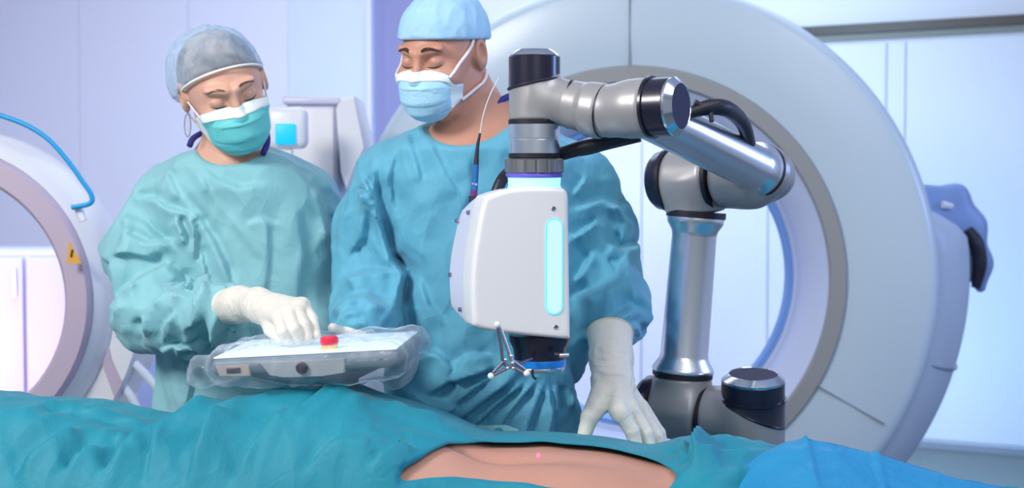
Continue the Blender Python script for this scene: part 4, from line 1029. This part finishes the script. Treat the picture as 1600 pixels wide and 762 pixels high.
MF = fold_lines([
 ([(640, 520), (628, 480), (630, 450), (636, 425), (614, 402), (602, 366), (594, 330), (590, 298), (591, 258)], 14, 26), ([(590, 320), (560, 295)], 8, 20), ([(590, 310), (572, 278)], 8, 18),
 ([(722, 305), (700, 270), (668, 203)], 5, 26), ([(665, 285), (655, 250), (640, 206)], 5, 24), ([(720, 345), (740, 300), (735, 250)], 4, 26), ([(620, 330), (612, 280), (625, 235)], 5, 24),
 ([(617, 470), (583, 452), (555, 457), (524, 480)], 11, 22), ([(617, 420), (580, 421), (533, 432)], 7, 20), ([(582, 470), (556, 474), (530, 502)], 8, 18), ([(545, 400), (570, 370), (575, 335)], 7, 24), ([(606, 500), (585, 486), (560, 490)], 7, 16),
 ([(712, 657), (726, 640), (763, 612), (805, 580)], 12, 16), ([(738, 660), (775, 625), (820, 588)], 11, 15), ([(695, 645), (725, 612), (775, 576)], 8, 18), ([(775, 665), (800, 630), (836, 588)], 11, 16),
 ([(676, 608), (705, 588), (747, 576), (776, 564)], 10, 20), ([(723, 624), (678, 617), (648, 604)], 8, 20), ([(812, 690), (830, 640), (850, 590)], 10, 16), ([(872, 642), (869, 595)], 10, 14), ([(858, 690), (864, 640), (856, 590)], 9, 14), ([(905, 640), (895, 600), (885, 560)], 9, 16),
 ([(715, 570), (690, 545), (655, 535)], 9, 24), ([(700, 500), (675, 470), (660, 430)], 5, 30), ([(720, 560), (712, 580), (716, 600)], 7, 18), ([(770, 545), (735, 545), (715, 560)], 6, 20),
 ([(912, 278), (892, 303)], 7, 18), ([(930, 344), (893, 367)], 9, 22), ([(978, 393), (960, 430), (930, 446), (896, 460)], 11, 24), ([(924, 393), (895, 436)], 9, 20), ([(1006, 384), (970, 389), (950, 378)], 11, 20),
 ([(1002, 482), (978, 470), (950, 485), (915, 510)], 13, 20), ([(985, 330), (940, 311), (893, 326)], 8, 22), ([(995, 350), (975, 335), (965, 310)], 7, 18), ([(985, 460), (982, 430), (978, 400)], 7, 16), ([(1000, 520), (990, 500), (970, 492)], 8, 16), ([(960, 515), (935, 505), (915, 520)], 7, 14)], 2.38)
# --- woman
wY = 2.55
wrows = [(226, 330, 412, wY, .07), (243, 285, 455, wY, .09), (262, 266, 478, wY, .115), (295, 244, 500), (350, 240, 516), (420, 252, 520), (500, 256, 520), (580, 252, 522), (680, 246, 524)]
wA = [P(266, 318, 2.56), P(228, 395, 2.53), P(240, 498, 2.43), P(285, 500, 2.34), P(338, 484, 2.27)]
wBm = [P(472, 318, 2.58), P(500, 400, 2.62), P(500, 485, 2.56), P(488, 550, 2.42)]
def w_fold(p):
    x = p[..., 0]; arm = np.clip((P(262, 400, wY)[0] - x) / .05, 0, 1); low = np.clip((P(0, 440, 2.4)[2] - p[..., 2]) / .05, 0, 1)
    t = .008 * crease(p, (.15, 0, 1), 2.0, 7, 1.2, .5) + .004 * crease(p, (.6, 0, -.8), 4, 15, 6.6, .5)
    a = .018 * crease(p, (.9, .2, .5), 4, 11, 3.3, .6) + .008 * crease(p, (.5, .3, -.9), 7, 20, 9.1, .6)
    b = .018 * crease(p, (.1, .3, 1), 7, 20, 4.3, .5)
    dr_ = .010 * np.exp(-((p[..., 2] - P(0, 335, wY)[2]) / .09) ** 2) * crease(p, (.9, 0, -.5), 3, 11, 15.2, .5) * (1 - arm)
    fo = np.clip((x - P(255, 0, 2.3)[0]) / .03, 0, 1) * np.clip((2.40 - p[..., 1]) / .04, 0, 1)
    t = t * .6 + apply_folds(x, p[..., 2], WF) * (p[..., 1] < 2.60); a = a * .55
    return (t + dr_ * .5 - .004) * (1 - arm) + (a - .005) * arm * (1 - fo) + arm * (t - .001) * (1 - fo) + fo * (b - .008 + t * .8)
wHC = P(350, 135, 2.47); wHrot = (18, 27, -18)
wN = P(362, 228, 2.545)
w_root, whf, wHR, _, wbody = person('nurse', 'person in green-teal gown, bouffant cap and teal mask, tapping the tablet', wHC, wHrot, M['skin_w'], False, wrows, wY,
    [(wA, [.070, .073, .062, .056, .043]), (wBm, [.068, .062, .056, .042])],
    (wN, hp(rotm(*wHrot), wHC, (0, .015, -.06)), (.056, .052)), (P(362, 212, 2.50), (.078, .135, .050), rotm(0, 14, 0), .098), M['gown_w'], w_fold, P(385, 400, wY)[0], .965)
face_bits(w_root, whf, wHR, wHC, False)
mk, G, VG = mask_mesh(w_root, whf, wHR, wHC, M['mask_w'], -.010, -.118)
tube('ear_loop', [VG[3, 0], hp(wHR, wHC, (-.080, .004, -.004)), hp(wHR, wHC, (-.084, .022, -.006)), hp(wHR, wHC, (-.080, .015, -.04)), VG[-12, 0]], .0016, M['strap'], mk, 8)
tube('ear_loop', [VG[3, -1], hp(wHR, wHC, (.080, .004, -.004)), hp(wHR, wHC, (.084, .022, -.006)), hp(wHR, wHC, (.080, .015, -.04)), VG[-12, -1]], .0016, M['strap'], mk, 8)
tube('earring', [hp(wHR, wHC, (-.084, .004, -.040)) + np.array([.012 * math.cos(a) * .5, 0, .022 * math.sin(a) - .018]) for a in np.linspace(0, 6.28, 20)], .0013, M['steel'], w_root, 6, 1, False)
# tie plane of a cap in head space: keep what is above/behind it
def capf(puff, plane, wr, hf, bag):
    n, h = plane; n = np.array(n, float); n /= np.linalg.norm(n)
    def f(q):
        b = ell(q, bag[0], bag[1]); d = smin(hf(q) - puff, b, .03)
        near = np.abs(d) < .04
        if near.any(): 
            c = q[near]; rad = c - np.array([0, -.02, .02]); 
            d[near] -= wr * (crease(c, (0, .5, 1.), 9, 34, 2.9, .7) - .3) + wr * .7 * noise(c * 28)
        return smax(d, -(q @ n - h), .006)
    return f
sdf_obj('hair', lambda q: smax(smin(head_sdf(q, False, False) - .003, ell(q, (0, .05, .015), (.076, .082, .082)), .02), -(q @ (np.array([0, .48, .88])) - .017), .01), (-.11, -.12, -.10), (.11, .16, .16), .004, M['hair'], w_root, (wHR, wHC))
wcap = sdf_obj('bouffant_cap', capf(.008, ((0, .50, .866), .012), .004, lambda q: head_sdf(q, False, False), ((-.012, .066, .006), (.088, .094, .098))), (-.13, -.14, -.12), (.13, .19, .18), .0035, M['cap_w'], w_root, (wHR, wHC))
# elastic edge of the cap across the forehead
def cap_edge(root, hf, HR, HC, n, h, off, r, m, a0=-100, a1=100):
    pts = []; n = np.array(n, float); n /= np.linalg.norm(n)
    for a in np.linspace(R(a0), R(a1), 60):
        x_, y_ = math.sin(a), -math.cos(a); lo_, hi_ = .02, .2
        for _ in range(24):
            md = (lo_ + hi_) / 2; q = np.array([[x_ * md, y_ * md, (h - n[1] * y_ * md) / n[2]]])
            if hf(q)[0] - off < 0: lo_ = md
            else: hi_ = md
        pts.append(hp(HR, HC, q[0]))
    tube('cap_edge', pts, r, m, root, 8, 1, False)
cap_edge(wcap, lambda q: head_sdf(q, False, False), wHR, wHC, (0, .50, .866), .012, .008, .0022, M['maskwhite'])
# neck opening details: navy scrub shirt edge
tube('scrub_collar', [P(296, 228, 2.50), P(302, 216, 2.51), P(318, 206, 2.53)], .006, M['scrub'], w_root, 8)
tube('scrub_collar', [P(411, 240, 2.46), P(418, 222, 2.48), P(416, 203, 2.52)], .006, M['scrub'], w_root, 8)
# her gloved hand tapping the tablet
gc = [P(336, 482, 2.275), P(372, 476, 2.22), P(402, 474, 2.18)]
pz = P(405, 474, 2.175)
glove(w_root, (gc, [.0345, .030, .0265]),
    [(P(405, 476, 2.17), P(474, 478, 2.12), .0235, .012), (P(405, 480, 2.16), P(457, 486, 2.09), .0235, .013), (P(408, 486, 2.15), P(438, 494, 2.08), .020, .014), (P(430, 480, 2.14), P(470, 480, 2.10), .018, .013)],
    [([P(472, 476, 2.12), P(487, 498, 2.09), P(494, 523, 2.07)], [.0125, .0100, .0078]),
     ([P(462, 482, 2.10), P(475, 508, 2.065), P(480, 526, 2.06)], [.0125, .0105, .0085]),
     ([P(450, 488, 2.085), P(460, 514, 2.05), P(464, 530, 2.055)], [.0125, .0105, .0085]),
     ([P(436, 494, 2.08), P(442, 518, 2.045), P(450, 532, 2.05)], [.0120, .0100, .0082]),
     ([P(415, 492, 2.14), P(424, 514, 2.10), P(440, 531, 2.075)], [.0150, .0125, .0095])])
gh = [P(489, 550, 2.42), P(482, 566, 2.38), P(476, 580, 2.34)]
glove(w_root, (gh, [.034, .030, .027]), [(gh[2], P(470, 590, 2.25), .026, .016), (gh[2], P(490, 590, 2.26), .024, .016)],
    [([P(x, 590, 2.25), P(x - 3, 594, 2.22), P(x - 4, 596, 2.195)], [.011, .010, .008]) for x in (462, 473, 484, 495)] + [([P(450, 585, 2.32), P(440, 580, 2.27), P(438, 576, 2.24)], [.013, .011, .009])], .004)

# --- man
mY = 2.42
mrows = [(150, 742, 800, mY, .06), (180, 690, 850, mY, .08), (205, 640, 870, mY, .10), (235, 606, 905, mY, .125), (280, 584, 930), (340, 590, 940), (420, 612, 940), (500, 618, 925), (600, 606, 905), (700, 600, 900)]
mA = [P(622, 288, 2.43), P(586, 355, 2.46), P(580, 440, 2.45), P(577, 480, 2.37), P(566, 512, 2.27)]
mB = [P(893, 292, 2.45), P(935, 355, 2.47), P(944, 430, 2.43), P(960, 484, 2.34), P(955, 512, 2.27)]
def m_fold(p):
    x, z = p[..., 0], p[..., 2]
    al = np.clip((P(618, 400, mY)[0] - x) / .04, 0, 1); ar = np.clip((x - P(905, 400, mY)[0]) / .04, 0, 1); arm = np.maximum(al, ar)
    low = np.clip((P(0, 430, mY)[2] - z) / .12, 0, 1)
    t = .008 * crease(p, (.1, 0, 1), 2.2, 7, 21.2, .5) + .004 * crease(p, (-.6, 0, -.8), 4, 15, 16.6, .5)
    sk = .018 * crease(p, (.82, 0, .50), 1.4, 10, 31.0, .4) + .006 * crease(p, (.55, 0, .75), 3, 22, 34.0, .4)
    top = .015 * crease(p, (.3, 0, 1), 4, 12, 23.3, .6) + .008 * crease(p, (.8, .3, -.6), 7, 21, 29.1, .6)
    cuff = np.clip((P(0, 470, 2.35)[2] - z) / .05, 0, 1); c_ = .014 * crease(p, (1, .1, .25), 8, 22, 27.0, .5)
    e_ = apply_folds(x, z, MF) * (p[..., 1] < 2.50)
    return (t * .7 * (1 - low) + sk * .45 * low - .005) * (1 - arm) + arm * (top * .5 * (1 - cuff) + c_ * .7 * cuff + .002 * cuff - .005) + e_
mHC = P(691, 83, 2.36); mHrot = (-27, 19, 3)
mN = P(748, 205, 2.41)
m_root, mhf, mHR, _, mbody = person('surgeon', 'tall person in blue gown, pale blue cap and mask standing behind the robot arm', mHC, mHrot, M['skin_m'], True, mrows, mY,
    [(mA, [.076, .072, .070, .064, .050]), (mB, [.078, .072, .070, .060, .038])],
    (mN, hp(rotm(*mHrot), mHC, (0, .030, -.055)), (.066, .062)), (P(735, 170, 2.34), (.10, .155, .058), rotm(-6, 16, -12), .105), M['gown_m'], m_fold, P(775, 400, mY)[0], .92)
face_bits(m_root, mhf, mHR, mHC, True)
mk2, G2, VG2 = mask_mesh(m_root, mhf, mHR, mHC, M['mask_m'], -.013, -.120)
hb2 = lambda q: head_sdf(q, True, False)
strap(mk2, hb2, mHR, mHC, [G2[2, -1], (.078, -.020, .012), (.080, .002, .036), (.078, .030, .055)], .0030)
_nl = (mN - mHC) @ mHR / .92 ** 2
strap(mk2, lambda q: smin(hb2(q), cone(q, _nl, (0, .030 / .92, -.055 / .92), .074, .069), .025), mHR, mHC, [G2[-16, -1], (.060, -.020, -.070), (.074, .010, -.058), (.076, .035, -.045)], .0030, .004)
strap(mk2, hb2, mHR, mHC, [G2[2, 0], (-.078, -.020, .012), (-.080, .002, .036), (-.078, .030, .055)], .0022)
sdf_obj('hair', lambda q: smax(head_sdf(q, True, False) - .0015, -(q @ (np.array([0, .80, .60])) - .020), .006), (-.11, -.12, -.10), (.11, .16, .16), .004, M['hair'], m_root, (mHR, mHC))
mcap = sdf_obj('surgical_cap', capf(.006, ((0, .20, .98), .026), .0018, lambda q: head_sdf(q, True, False), ((0, .022, .045), (.078, .098, .078))), (-.12, -.13, -.10), (.12, .17, .18), .0035, M['cap_m'], m_root, (mHR, mHC))
tube('scrub_collar', [P(762, 172, 2.36), P(784, 156, 2.38), P(806, 146, 2.42)], .006, M['scrub'], m_root, 8)
# his gloved hand resting on the patient
hc_ = [P(953, 521, 2.232), P(955, 560, 2.19), P(957, 592, 2.16)]
glove(m_root, (hc_, [.0405, .0350, .032]),
    [(hc_[2], P(968, 645, 2.10), .029, .015), (hc_[2], P(985, 640, 2.12), .028, .014), (hc_[2], P(1000, 636, 2.15), .025, .013), (P(948, 600, 2.15), P(930, 640, 2.11), .022, .015)],
    [([P(942, 618, 2.13), P(922, 650, 2.105), P(909, 692, 2.10)], [.020, .0150, .0105]),
     ([P(966, 640, 2.10), P(987, 672, 2.10), P(998, 708, 2.10)], [.0145, .0122, .0110]),
     ([P(984, 636, 2.12), P(1010, 676, 2.115), P(1020, 720, 2.11)], [.0140, .0120, .0105]),
     ([P(998, 636, 2.15), P(1026, 682, 2.135), P(1038, 728, 2.125)], [.0130, .0112, .0095]),
     ([P(1002, 634, 2.18), P(1030, 676, 2.175), P(1043, 716, 2.17)], [.0125, .0105, .0085])])
# his other hand under the tablet
h2 = [P(564, 508, 2.275), P(555, 535, 2.24), P(545, 560, 2.22)]
glove(m_root, (h2, [.0375, .033, .030]),
    [(h2[2], P(520, 592, 2.13), .027, .015), (h2[2], P(495, 592, 2.16), .026, .015)],
    [([P(520 - k * 12, 596, 2.12 + k * .005), P(515 - k * 15, 603, 2.06 + k * .003), P(512 - k * 17, 601, 2.02)], [.0125, .0112, .0095]) for k in range(4)] +
    [([P(540, 535, 2.24), P(528, 518, 2.215), P(520, 512, 2.20)], [.014, .011, .009])], .003)
